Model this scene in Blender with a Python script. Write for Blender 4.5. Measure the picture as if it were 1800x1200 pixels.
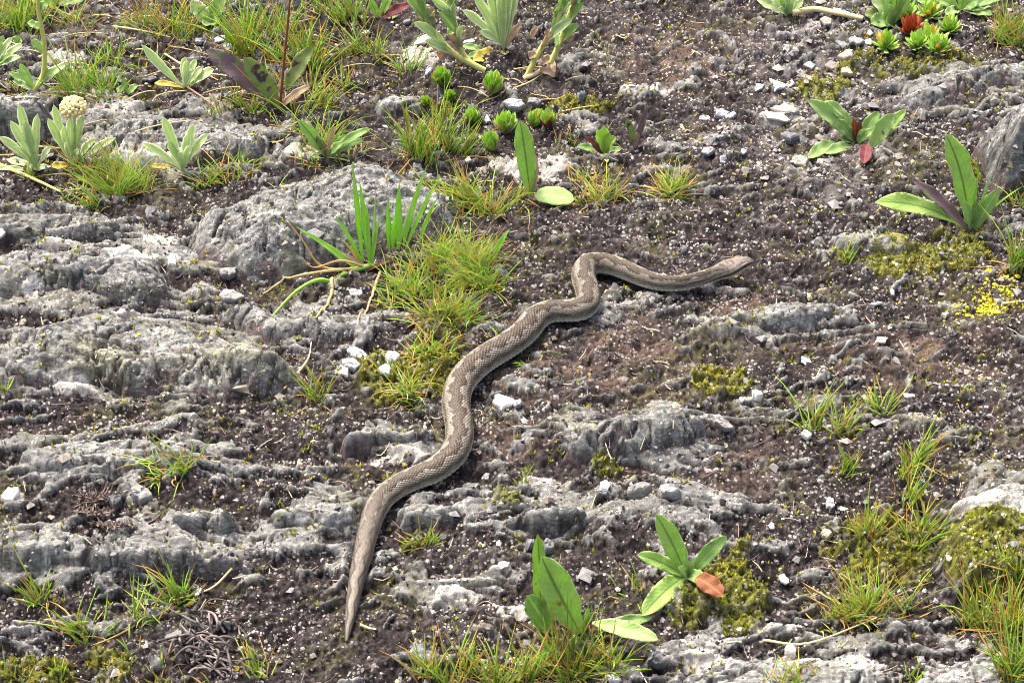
import bpy, math, random
import numpy as np
from mathutils import Vector

# ------------------------------------------------------------------ camera, sky, sun, exposure
scene = bpy.context.scene
for o in list(bpy.data.objects):
    bpy.data.objects.remove(o)
C = scene.collection
rng = np.random.default_rng(7)
random.seed(7)

CAM_H, PITCH, TANH = 1.0, math.radians(40), 0.289
cam_d = bpy.data.cameras.new('camera')
cam = bpy.data.objects.new('camera', cam_d); C.objects.link(cam)
cam.location = (0, 0, CAM_H)
cam.rotation_euler = (math.pi / 2 - PITCH, 0, 0)
cam_d.sensor_width = 36
cam_d.lens = 18 / TANH
cam_d.clip_start = 0.02; cam_d.clip_end = 500
scene.camera = cam

SUN_EL, SUN_AZ = math.radians(60), math.radians(-40)      # azimuth clockwise from +Y
world = bpy.data.worlds.new('World'); scene.world = world; world.use_nodes = True
wt = world.node_tree
sky = wt.nodes.new('ShaderNodeTexSky'); sky.sky_type = 'NISHITA'; sky.sun_disc = False
sky.sun_elevation = SUN_EL; sky.sun_rotation = SUN_AZ
sky.air_density = 0.6; sky.dust_density = 9.0; sky.ozone_density = 0.3
bg = wt.nodes['Background']; bg.inputs['Strength'].default_value = 0.15
wt.links.new(sky.outputs[0], bg.inputs['Color'])
sun_d = bpy.data.lights.new('sun', 'SUN'); sun_d.energy = 1.1; sun_d.angle = math.radians(15)
sun_d.color = (1.0, 0.96, 0.90)
sun = bpy.data.objects.new('sun', sun_d); C.objects.link(sun)
sdir = Vector((math.sin(SUN_AZ) * math.cos(SUN_EL), math.cos(SUN_AZ) * math.cos(SUN_EL), math.sin(SUN_EL)))
sun.rotation_euler = sdir.to_track_quat('Z', 'Y').to_euler()
vs = scene.view_settings
vs.view_transform = 'Standard'; vs.look = 'None'; vs.gamma = 1.0; vs.exposure = 1.82
vs.use_curve_mapping = False
scene.render.engine = 'CYCLES'
scene.cycles.filter_width = 1.0

# ------------------------------------------------------------------ noise
def _hash(xi, yi, seed):
    with np.errstate(over='ignore'):
        h = (xi.astype(np.uint32) * np.uint32(374761393)) ^ (yi.astype(np.uint32) * np.uint32(668265263)) ^ np.uint32((seed * 974634777 + 12345) & 0xffffffff)
        h = (h ^ (h >> np.uint32(13))) * np.uint32(1274126177)
        h = h ^ (h >> np.uint32(16))
        h = h * np.uint32(2246822519)
        return h ^ (h >> np.uint32(15))
_G = np.stack([np.cos(np.arange(16) * math.pi / 8), np.sin(np.arange(16) * math.pi / 8)], -1)
def perlin(x, y, seed=0):
    x = np.asarray(x, float); y = np.asarray(y, float)
    xf = np.floor(x); yf = np.floor(y); fx = x - xf; fy = y - yf
    xi = xf.astype(np.int64); yi = yf.astype(np.int64)
    u = fx * fx * fx * (fx * (fx * 6 - 15) + 10); v = fy * fy * fy * (fy * (fy * 6 - 15) + 10)
    def g(ix, iy, dx, dy):
        k = _hash(ix & 0xffffffff, iy & 0xffffffff, seed) & np.uint32(15)
        return _G[k, 0] * dx + _G[k, 1] * dy
    a = g(xi, yi, fx, fy); b = g(xi + 1, yi, fx - 1, fy)
    c = g(xi, yi + 1, fx, fy - 1); d = g(xi + 1, yi + 1, fx - 1, fy - 1)
    return ((a + (b - a) * u) * (1 - v) + (c + (d - c) * u) * v) * 1.5
def fbm(x, y, oct=4, seed=0, gain=0.5, ridged=False):
    s = 0; a = 1; t = 0
    for i in range(oct):
        n = perlin(x, y, seed + i * 17)
        if ridged: n = 1 - 2 * np.abs(n)
        s = s + a * n; t += a; a *= gain; x = x * 2.03 + 3.1; y = y * 2.03 + 1.7
    return s / t
def worley(x, y, seed=0):
    xf = np.floor(x); yf = np.floor(y)
    best = np.full(x.shape, 9.0); bid = np.zeros(x.shape)
    for i in (-1, 0, 1):
        for j in (-1, 0, 1):
            cx = (xf + i).astype(np.int64); cy = (yf + j).astype(np.int64)
            h1 = _hash(cx & 0xffffffff, cy & 0xffffffff, seed); h2 = _hash(cx & 0xffffffff, cy & 0xffffffff, seed + 91)
            px = cx + h1.astype(float) / 4294967296; py = cy + h2.astype(float) / 4294967296
            d = (px - x) ** 2 + (py - y) ** 2
            m = d < best; best = np.where(m, d, best); bid = np.where(m, (h1 ^ (h2 >> np.uint32(3))) / 4294967296, bid)
    return np.sqrt(best), bid
def sstep(a, b, x):
    t = np.clip((x - a) / (b - a), 0, 1); return t * t * (3 - 2 * t)
def mix(a, b, t):
    t = np.asarray(t)[..., None]; return np.asarray(a) * (1 - t) + np.asarray(b) * t
def lin(r, g, b):
    f = lambda c: (c / 255 / 12.92) if c / 255 <= 0.04045 else ((c / 255 + 0.055) / 1.055) ** 2.4
    return np.array((f(r), f(g), f(b)))

# ------------------------------------------------------------------ finding places on the ground (photograph pixel of 1800x1200 -> point)
CP, SP = math.cos(PITCH), math.sin(PITCH)
def ray(px, py):
    a = (np.asarray(px, float) - 900) / 900 * TANH; b = (600 - np.asarray(py, float)) / 900 * TANH
    return np.stack([a, CP + b * SP, -SP + b * CP], -1)
def base_h(x, y):
    return 0.014 * perlin(x * 2.3 + 5.2, y * 2.3 + 1.1, 3) + 0.006 * perlin(x * 5.5, y * 6.5, 5) + 0.03 * sstep(1.55, 2.2, y)
def hit(px, py, extra=0.0):
    d = ray(px, py); t = (CAM_H) / -d[..., 2]
    for _ in range(14):
        z = base_h(d[..., 0] * t, d[..., 1] * t) + extra
        t = (CAM_H - z) / -d[..., 2]
    p = d * t[..., None]; p[..., 2] += CAM_H
    return p
def mpp(p):                                    # metres per photograph pixel at a point
    p = np.asarray(p); dep = p[..., 1] * CP + (CAM_H - p[..., 2]) * SP
    return dep * TANH / 900
def gauss_px(x, y, lst):
    """sum of soft patches given as (px, py, rx, ry[, strength]) in photograph pixels, as places on the ground"""
    s = np.zeros(x.shape)
    for e in lst:
        c = hit(e[0], e[1]); k = float(mpp(c)); rx = e[2] * k; ry = e[3] * k / 0.62
        q = ((x - c[0]) / rx) ** 2 + ((y - c[1]) / ry) ** 2
        s = np.maximum(s, (e[4] if len(e) > 4 else 1.0) * np.clip(1.35 - 0.7 * q, 0, 1))
    return s

# ------------------------------------------------------------------ mesh helpers
def mesh_np(name, V, F, col=None, smooth=True, uv=None):
    V = np.ascontiguousarray(V, dtype=np.float32); F = np.ascontiguousarray(F, dtype=np.int32)
    me = bpy.data.meshes.new(name); k = F.shape[1]
    me.vertices.add(len(V)); me.vertices.foreach_set('co', V.ravel())
    me.loops.add(F.size); me.loops.foreach_set('vertex_index', F.ravel())
    me.polygons.add(len(F)); me.polygons.foreach_set('loop_start', np.arange(0, F.size, k, dtype=np.int32))
    me.polygons.foreach_set('loop_total', np.full(len(F), k, dtype=np.int32))
    me.polygons.foreach_set('use_smooth', np.full(len(F), smooth, dtype=bool))
    if col is not None:
        a = me.color_attributes.new('Col', 'FLOAT_COLOR', 'POINT')
        c4 = np.ones((len(V), 4), dtype=np.float32); c4[:, :3] = col
        a.data.foreach_set('color', c4.ravel())
    if uv is not None:
        l = me.uv_layers.new(name='UVMap')
        l.data.foreach_set('uv', np.ascontiguousarray(np.asarray(uv, dtype=np.float32)[F.ravel()]).ravel())
    me.update(calc_edges=True); me.validate()
    return me
def obj(name, me, mat, parent=None, loc=None):
    o = bpy.data.objects.new(name, me); C.objects.link(o)
    if mat and not me.materials: me.materials.append(mat)
    if parent: o.parent = parent
    if loc is not None: o.location = loc
    return o
def empty(name, loc):
    o = bpy.data.objects.new(name, None); C.objects.link(o); o.location = loc; o.empty_display_size = 0.01
    return o
def tag(o, label, cat, group=None):
    o['label'] = label; o['category'] = cat
    if group: o['group'] = group
    return o
def stuff(o, label, cat):
    o['kind'] = 'stuff'; o['label'] = label; o['category'] = cat; return o
def grid_faces(r, c):
    i = np.arange(r * c).reshape(r, c)
    return np.stack([i[:-1, :-1], i[:-1, 1:], i[1:, 1:], i[1:, :-1]], -1).reshape(-1, 4)

# ------------------------------------------------------------------ materials
def new_mat(name):
    m = bpy.data.materials.new(name); m.use_nodes = True
    return m, m.node_tree, m.node_tree.nodes['Principled BSDF']
def col_mat(name, rough=0.9, spec=0.25, nscale=900, namt=0.25, bump=0.3, bdist=0.0006, trans=0.0):
    """colour from the Col attribute with fine procedural grain and relief"""
    m, t, b = new_mat(name); L = t.links
    at = t.nodes.new('ShaderNodeAttribute'); at.attribute_name = 'Col'
    tc = t.nodes.new('ShaderNodeTexCoord')
    n = t.nodes.new('ShaderNodeTexNoise'); n.inputs['Scale'].default_value = nscale; n.inputs['Detail'].default_value = 3
    L.new(tc.outputs['Object'], n.inputs['Vector'])
    r = t.nodes.new('ShaderNodeMapRange'); r.inputs[1].default_value = 0.3; r.inputs[2].default_value = 0.7
    r.inputs[3].default_value = 1 - namt; r.inputs[4].default_value = 1 + namt
    L.new(n.outputs[0], r.inputs[0])
    x = t.nodes.new('ShaderNodeVectorMath'); x.operation = 'SCALE'
    L.new(at.outputs['Color'], x.inputs[0]); L.new(r.outputs[0], x.inputs['Scale'])
    L.new(x.outputs[0], b.inputs['Base Color'])
    b.inputs['Roughness'].default_value = rough; b.inputs['Specular IOR Level'].default_value = spec
    if bump:
        bp = t.nodes.new('ShaderNodeBump'); bp.inputs['Strength'].default_value = bump; bp.inputs['Distance'].default_value = bdist
        L.new(n.outputs[0], bp.inputs['Height']); L.new(bp.outputs[0], b.inputs['Normal'])
    if trans:
        tr = t.nodes.new('ShaderNodeBsdfTranslucent'); L.new(x.outputs[0], tr.inputs[0])
        ms = t.nodes.new('ShaderNodeMixShader'); ms.inputs[0].default_value = trans
        out = t.nodes['Material Output']
        L.new(b.outputs[0], ms.inputs[1]); L.new(tr.outputs[0], ms.inputs[2]); L.new(ms.outputs[0], out.inputs[0])
    return m
def crust(m, streak=0.0, fleck=0.5, fleck_col=(0.62, 0.58, 0.55), dark=(0.02, 0.016, 0.017), dark_amt=0.6, fsc=300):
    """lichen specks, black crust specks and mineral streaks too fine for the mesh"""
    t = m.node_tree; N = t.nodes; L = t.links; b = N['Principled BSDF']
    src = b.inputs['Base Color'].links[0].from_socket
    tc = N.new('ShaderNodeTexCoord')
    def noise(sc, det=2, vec=None, dist=0.0):
        n = N.new('ShaderNodeTexNoise'); n.inputs['Scale'].default_value = sc; n.inputs['Detail'].default_value = det; n.inputs['Distortion'].default_value = dist
        L.new(vec or tc.outputs['Object'], n.inputs['Vector']); return n.outputs[0]
    def rng_(v, a, b_, c=0.0, d=1.0):
        r = N.new('ShaderNodeMapRange'); L.new(v, r.inputs[0])
        for i, q in enumerate((a, b_, c, d)): r.inputs[i + 1].default_value = q
        return r.outputs[0]
    def mul(a, b_):
        n = N.new('ShaderNodeMath'); n.operation = 'MULTIPLY'
        for i, v in enumerate((a, b_)):
            if isinstance(v, float): n.inputs[i].default_value = v
            else: L.new(v, n.inputs[i])
        return n.outputs[0]
    def mixc(f, a, c):
        n = N.new('ShaderNodeMix'); n.data_type = 'RGBA'; L.new(f, n.inputs[0]); L.new(a, n.inputs[6])
        if isinstance(c, tuple): n.inputs[7].default_value = (*c, 1)
        else: L.new(c, n.inputs[7])
        return n.outputs[2]
    c = src
    if streak:
        mp = N.new('ShaderNodeMapping'); mp.inputs['Scale'].default_value = (70, 330, 330); mp.inputs['Rotation'].default_value = (0, 0, 0.12)
        wv = N.new('ShaderNodeTexNoise'); wv.inputs['Scale'].default_value = 22; wv.inputs['Detail'].default_value = 2; L.new(tc.outputs['Object'], wv.inputs['Vector'])
        ad = N.new('ShaderNodeVectorMath'); ad.operation = 'MULTIPLY_ADD'; L.new(wv.outputs[1], ad.inputs[0]); ad.inputs[1].default_value = (.04, .04, .04); L.new(tc.outputs['Object'], ad.inputs[2])
        L.new(ad.outputs[0], mp.inputs[0]); sn_ = noise(1.0, 3, mp.outputs[0])
        f = rng_(sn_, 0.32, 0.68, 1 - streak, 1 + streak)
        v = N.new('ShaderNodeVectorMath'); v.operation = 'SCALE'; L.new(c, v.inputs[0]); L.new(f, v.inputs['Scale']); c = v.outputs[0]
    for sc, r0, am, patch, colr, lo in ((fsc, 0.52, fleck, 26, fleck_col, 0.44), (fsc * 0.5, 0.40, fleck * 0.9, 17, fleck_col, 0.52), (fsc * 0.7, 0.55, dark_amt, 33, dark, 0.44)):
        vo = N.new('ShaderNodeTexVoronoi'); vo.inputs['Scale'].default_value = sc; L.new(tc.outputs['Object'], vo.inputs['Vector'])
        sp = N.new('ShaderNodeSeparateColor'); L.new(vo.outputs['Color'], sp.inputs[0])
        rr = rng_(sp.outputs[0], 0.35, 1.0, 0.0, r0)
        lt = N.new('ShaderNodeMath'); lt.operation = 'LESS_THAN'; L.new(vo.outputs['Distance'], lt.inputs[0]); L.new(rr, lt.inputs[1])
        f = mul(mul(lt.outputs[0], rng_(noise(patch, 3), lo, lo + 0.14)), am)
        f = mul(f, rng_(sp.outputs[1], 0.0, 1.0, 0.45, 1.0))
        c = mixc(f, c, colr)
    L.new(c, b.inputs['Base Color'])
M = {}
M['ground'] = col_mat('crusted soil', 0.95, 0.12, 1100, 0.35, 0.5, 0.0010)
M['rock'] = col_mat('schist rock', 0.8, 0.3, 700, 0.25, 0.55, 0.0012)
M['stone'] = col_mat('slate chip', 0.7, 0.35, 500, 0.15, 0.35, 0.0006)
M['lichen'] = col_mat('crust lichen', 0.95, 0.1, 1200, 0.18, 0.4, 0.0005)
M['crumb'] = col_mat('soil crumb', 0.95, 0.12, 1500, 0.3, 0.3, 0.0004)
M['moss'] = col_mat('moss shoots', 0.8, 0.2, 400, 0.2, 0, 0, 0.25)
M['grass'] = col_mat('grass blades', 0.55, 0.35, 160, 0.12, 0, 0, 0.45)
M['snake'] = col_mat('snake skin', 0.5, 0.4, 900, 0.10, 0.15, 0.0002)
M['straw'] = col_mat('dry stems', 0.85, 0.2, 700, 0.2, 0.3, 0.0004)

crust(M['ground'], 0.0, 0.75, (0.36, 0.34, 0.33), (0.012, 0.009, 0.01), 0.8)
crust(M['rock'], 0.45, 0.4, (0.46, 0.45, 0.44), (0.03, 0.026, 0.028), 0.85, 330)
crust(M['stone'], 0.12, 0.25, (0.6, 0.6, 0.58), (0.06, 0.055, 0.05), 0.3, 500)

def leaf_mat(name, base, dark, rib, edge, edge_w=0.12, blotch=None, blotch_amt=0.0, rough=0.55, trans=0.5, fuzz=0.0):
    m, t, b = new_mat(name); L = t.links; N = t.nodes
    base = np.clip(np.asarray(base) * 1.16 + 0.015, 0, .85); dark = np.asarray(dark) * 0.75 + base * 0.25
    uv = N.new('ShaderNodeUVMap'); sep = N.new('ShaderNodeSeparateXYZ'); L.new(uv.outputs[0], sep.inputs[0])
    def math_(op, a, b_=None, c=None):
        n = N.new('ShaderNodeMath'); n.operation = op
        for i, v in enumerate((a, b_, c)):
            if v is None: continue
            if isinstance(v, (int, float)): n.inputs[i].default_value = v
            else: L.new(v, n.inputs[i])
        return n.outputs[0]
    def mixc(f, a, b_):
        n = N.new('ShaderNodeMix'); n.data_type = 'RGBA'
        if isinstance(f, (int, float)): n.inputs[0].default_value = f
        else: L.new(f, n.inputs[0])
        for i, v in ((6, a), (7, b_)):
            if isinstance(v, (tuple, list, np.ndarray)): n.inputs[i].default_value = (*[float(q) for q in v], 1)
            else: L.new(v, n.inputs[i])
        return n.outputs[2]
    av = math_('ABSOLUTE', math_('MULTIPLY_ADD', sep.outputs[0], 2, -1))       # 0 midrib .. 1 margin
    tc = N.new('ShaderNodeTexCoord'); n1 = N.new('ShaderNodeTexNoise'); n1.inputs['Scale'].default_value = 130; n1.inputs['Detail'].default_value = 4
    L.new(tc.outputs['Object'], n1.inputs['Vector'])
    c = mixc(math_('MULTIPLY', n1.outputs[0], 1.0), dark, base)
    # side veins
    w = math_('SINE', math_('MULTIPLY_ADD', sep.outputs[1], 75, math_('MULTIPLY', av, -14)))
    vein = math_('MULTIPLY', math_('GREATER_THAN', w, 0.84), 0.15)
    c = mixc(vein, c, rib)
    ribm = N.new('ShaderNodeMapRange'); L.new(av, ribm.inputs[0]); ribm.inputs[1].default_value = 0.05; ribm.inputs[2].default_value = 0.13
    ribm.inputs[3].default_value = 0.75; ribm.inputs[4].default_value = 0
    c = mixc(ribm.outputs[0], c, rib)
    em = N.new('ShaderNodeMapRange'); L.new(av, em.inputs[0]); em.inputs[1].default_value = 1 - edge_w * 1.6; em.inputs[2].default_value = 1 - edge_w * 0.4
    c = mixc(math_('MULTIPLY', em.outputs[0], 0.85), c, edge)
    n3 = N.new('ShaderNodeTexNoise'); n3.inputs['Scale'].default_value = 260; n3.inputs['Detail'].default_value = 3; L.new(tc.outputs['Object'], n3.inputs['Vector'])
    sm_ = N.new('ShaderNodeMapRange'); L.new(n3.outputs[0], sm_.inputs[0]); sm_.inputs[1].default_value = 0.66; sm_.inputs[2].default_value = 0.72; sm_.inputs[4].default_value = 0.55
    c = mixc(sm_.outputs[0], c, np.asarray(base) * np.array((.75, .55, .45)))
    if blotch is not None:
        n2 = N.new('ShaderNodeTexNoise'); n2.inputs['Scale'].default_value = 75; n2.inputs['Detail'].default_value = 2; L.new(tc.outputs['Object'], n2.inputs['Vector'])
        bm = N.new('ShaderNodeMapRange'); L.new(n2.outputs[0], bm.inputs[0]); bm.inputs[1].default_value = 0.72 - blotch_amt * 0.5; bm.inputs[2].default_value = 0.80 - blotch_amt * 0.5
        c = mixc(bm.outputs[0], c, blotch)
    L.new(c, b.inputs['Base Color']); b.inputs['Roughness'].default_value = rough; b.inputs['Specular IOR Level'].default_value = 0.35
    if fuzz:
        b.inputs['Sheen Weight'].default_value = fuzz; b.inputs['Sheen Roughness'].default_value = 0.5
    bp = N.new('ShaderNodeBump'); bp.inputs['Strength'].default_value = 0.35; bp.inputs['Distance'].default_value = 0.0008
    L.new(math_('ADD', n1.outputs[0], math_('MULTIPLY', w, 0.2)), bp.inputs['Height']); L.new(bp.outputs[0], b.inputs['Normal'])
    tr = N.new('ShaderNodeBsdfTranslucent'); L.new(c, tr.inputs[0])
    ms = N.new('ShaderNodeMixShader'); ms.inputs[0].default_value = trans
    L.new(b.outputs[0], ms.inputs[1]); L.new(tr.outputs[0], ms.inputs[2]); L.new(ms.outputs[0], N['Material Output'].inputs[0])
    return m
LM = {
 'green': leaf_mat('fresh leaf', lin(166, 196, 108), lin(134, 172, 82), lin(112, 134, 62), lin(190, 208, 140), 0.05, blotch=lin(150, 140, 70), blotch_amt=0.10),
 'mid': leaf_mat('mid green leaf', lin(146, 180, 102), lin(108, 146, 76), lin(188, 200, 146), lin(170, 195, 135), 0.06, blotch=lin(128, 110, 66), blotch_amt=0.12),
 'light': leaf_mat('light leaf', lin(168, 196, 124), lin(140, 172, 98), lin(190, 212, 150), lin(185, 210, 145), 0.08),
 'silver': leaf_mat('woolly leaf', lin(190, 208, 150), lin(166, 190, 128), lin(214, 224, 180), lin(240, 244, 220), 0.22, rough=0.9, fuzz=0.3),
 'olive': leaf_mat('dull leaf', lin(140, 160, 96), lin(108, 128, 76), lin(150, 140, 100), lin(150, 150, 105), 0.08, blotch=lin(92, 70, 82), blotch_amt=0.28),
 'purple': leaf_mat('purple leaf', lin(132, 112, 118), lin(98, 84, 88), lin(135, 110, 110), lin(130, 115, 110), 0.08, blotch=lin(128, 140, 98), blotch_amt=0.32),
 'spotted': leaf_mat('spotted leaf', lin(160, 188, 116), lin(128, 160, 92), lin(170, 180, 130), lin(170, 190, 135), 0.08, blotch=lin(86, 84, 74), blotch_amt=0.22),
 'red': leaf_mat('red leaf', lin(122, 62, 66), lin(88, 44, 50), lin(170, 90, 90), lin(140, 70, 70), 0.1),
 'rust': leaf_mat('rust leaf', lin(156, 98, 58), lin(104, 60, 42), lin(190, 130, 80), lin(150, 90, 60), 0.1, blotch=lin(196, 150, 60), blotch_amt=0.22),
 'yellow': leaf_mat('yellowed leaf', lin(205, 190, 88), lin(180, 165, 74), lin(220, 205, 130), lin(215, 200, 130), 0.15),
 'dry': leaf_mat('withered leaf', lin(186, 168, 142), lin(140, 116, 96), lin(200, 185, 160), lin(205, 190, 165), 0.15),
 'bud': leaf_mat('stonecrop leaf', lin(182, 210, 92), lin(138, 180, 62), lin(175, 215, 100), lin(175, 215, 110), 0.1, trans=0.35),
 'blade': leaf_mat('broad grass blade', lin(162, 212, 76), lin(132, 186, 56), lin(175, 210, 105), lin(160, 205, 90), 0.08, trans=0.35),
 'orange': leaf_mat('orange leaf', lin(186, 104, 62), lin(140, 66, 44), lin(210, 130, 80), lin(210, 120, 70), 0.1),
}

# ------------------------------------------------------------------ the lie of the land: where rock, moss and pale crust are
MOSS = [(720,660,95,42,1),(765,615,60,40,.8),(1270,665,58,28,1),(1600,455,85,42,.9),(1690,440,60,45,.8),(1450,150,50,30,.9),(1520,105,60,20,.7),
        (1560,955,110,50,.8),(1500,985,55,40,.75),(1620,985,60,40,.7),(1290,1045,60,50,1),(1215,1060,45,35,.9),(1640,110,90,25,.8),
        (990,185,30,14,.9),(1030,188,60,10,.8),(780,195,26,10,.7),(1690,305,32,50,.8),(1600,375,40,30,.6),(60,1185,80,30,.8),(190,1180,50,35,.8),(20,1020,30,25,.6),
        (1065,820,30,14,.9),(890,885,25,16,.8),(340,605,70,14,.55),(720,950,25,16,.6),(1330,955,50,20,.6),(1740,680,60,40,.5),(1700,760,50,30,.5),
        (410,200,30,10,.6),(560,690,35,14,.6),(1710,640,60,25,.45),(1370,455,30,12,.4),(660,850,50,22,.6),(480,800,30,20,.4),(1110,930,40,14,.4),
        (1020,950,50,10,.5),(1040,880,30,10,.5),(1500,445,40,18,.7),(110,300,60,20,.4),(280,800,60,25,.4),(1180,1190,50,18,.5), (390,540,60,14,.5)]
CUSHION = [(1745,985,78,50,1)]
WHITE = [(232,468,50,24),(285,426,34,13),(306,463,11,8),(200,186,62,20),(112,102,42,18),(930,291,85,18),(945,843,36,9),(1722,888,50,11),
         (1240,1165,50,14),(1500,1172,55,16),(230,562,32,6),(700,806,50,8),(22,872,18,12),(1790,918,40,10),(250,287,110,9),(540,272,45,9),(740,102,34,22),
         (685,645,20,12),(1330,697,14,9),(1400,1165,55,14),(100,432,36,6),(1375,205,40,8),(65,528,20,10),(130,695,40,10),(800,1050,40,12),(905,1075,35,12),(1130,155,50,10),(880,1000,20,7),(1350,1100,60,10)]
QUARRY = [(1450,210,110,120,.9),(1420,70,90,50,.8),(1250,230,60,30,.5),(380,75,60,20,.5),(740,90,50,40,.5),(615,640,40,25,.5)]        # where loose chips gather
ROCKY = [(150,480,260,90),(230,625,300,90),(190,800,260,60),(150,965,320,45),(1120,755,150,50),(560,575,140,45),(1350,550,140,40),(560,900,110,40),(690,770,100,30),(950,905,130,40),(1500,420,90,25),(300,240,200,60),(60,200,90,60),(60,395,180,30),(1700,150,120,50),(1740,890,90,50),(1300,1170,330,40),(780,1020,110,25),(1150,880,150,30),(820,890,100,30),(640,980,60,30),(1060,530,120,30)]
BROWN = [(1030,620,170,70),(900,770,60,30),(1120,600,60,40),(1620,610,130,50),(1230,800,140,50),(1180,100,120,60),(420,60,120,30),(870,600,60,30),(1330,560,100,40),(150,60,60,30)]

SN = [(609,1127,1.5),(613,1102,11),(618,1070,20),(624,1035,25),(630,1005,29),(638,975,33),(643,950,35),(650,925,37),(659,898,40),(674,874,42),(697,856,43),
      (728,841,44),(762,827,46),(790,806,48),(806,778,49),(807,745,49),(802,715,49),(804,688,50),(817,662,50),(842,638,50),(868,621,49),(895,605,48),
      (922,584,47),(940,562,46),(962,549,42),(992,547,41),(1018,545,42),(1034,531,42),(1032,508,41),(1026,486,41),(1033,467,41),(1056,463,38),(1086,470,36),
      (1116,483,33),(1146,494,30),(1176,499,28),(1206,497,26),(1232,490,24),(1250,484,23)]
HEAD_PX = [(1266,478),(1282,471),(1298,465),(1312,461),(1322,459)]
sn = np.array(SN, float)
_p = hit(sn[:, 0], sn[:, 1]); SR = sn[:, 2] / 2 * mpp(_p) * 0.94
SPTS = hit(sn[:, 0], sn[:, 1], SR * 0.9)
SPTS = np.array(SPTS)
_lift = np.interp(np.arange(len(sn)), [0, 31, 33, 36, len(sn) - 1], [0, 0, 0.001, 0.003, 0.005])
SPTS = hit(sn[:, 0], sn[:, 1], SR * 0.84 + _lift)
def snake_dist(x, y):
    """distance in plan to the snake's centre line, and its radius there"""
    d = np.full(x.shape, 9.0); r = np.zeros(x.shape); zb = np.zeros(x.shape)
    m = (x > -0.35) & (x < 0.35) & (y > 0.75) & (y < 1.5)
    X = x[m]; Y = y[m]; D = np.full(X.shape, 9.0); R = np.zeros(X.shape); Z = np.zeros(X.shape)
    P = np.concatenate([SPTS, hit(np.array([1285., 1318.]), np.array([475., 464.]), 0.012)]); RR = np.concatenate([SR, [0.008, 0.006]])
    for i in range(len(P) - 1):
        a, b = P[i], P[i + 1]; ab = b[:2] - a[:2]; l2 = ab @ ab
        t = np.clip(((X - a[0]) * ab[0] + (Y - a[1]) * ab[1]) / l2, 0, 1)
        dd = np.hypot(X - a[0] - ab[0] * t, Y - a[1] - ab[1] * t)
        k = dd < D; D = np.where(k, dd, D); R = np.where(k, RR[i] + (RR[i + 1] - RR[i]) * t, R); Z = np.where(k, a[2] + (b[2] - a[2]) * t, Z)
    d[m] = D; r[m] = R; zb[m] = Z - R * 0.9
    return d, r, zb

def strata(x, y, seed=0, fx=13, fy=33):
    wx = 0.06 * fbm(x * 6, y * 8, 4, 40 + seed); wy = 0.055 * fbm(x * 5 + 9, y * 7, 4, 50 + seed)
    yy = y - 0.10 * x * (x > 0) * 1.0 + wy
    return fbm((x + wx) * fx, yy * fy, 5, 60 + seed, 0.55, ridged=True)

def flecky(x, y):
    return fbm(x * 14 + 3, y * 18, 3, 300)

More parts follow.
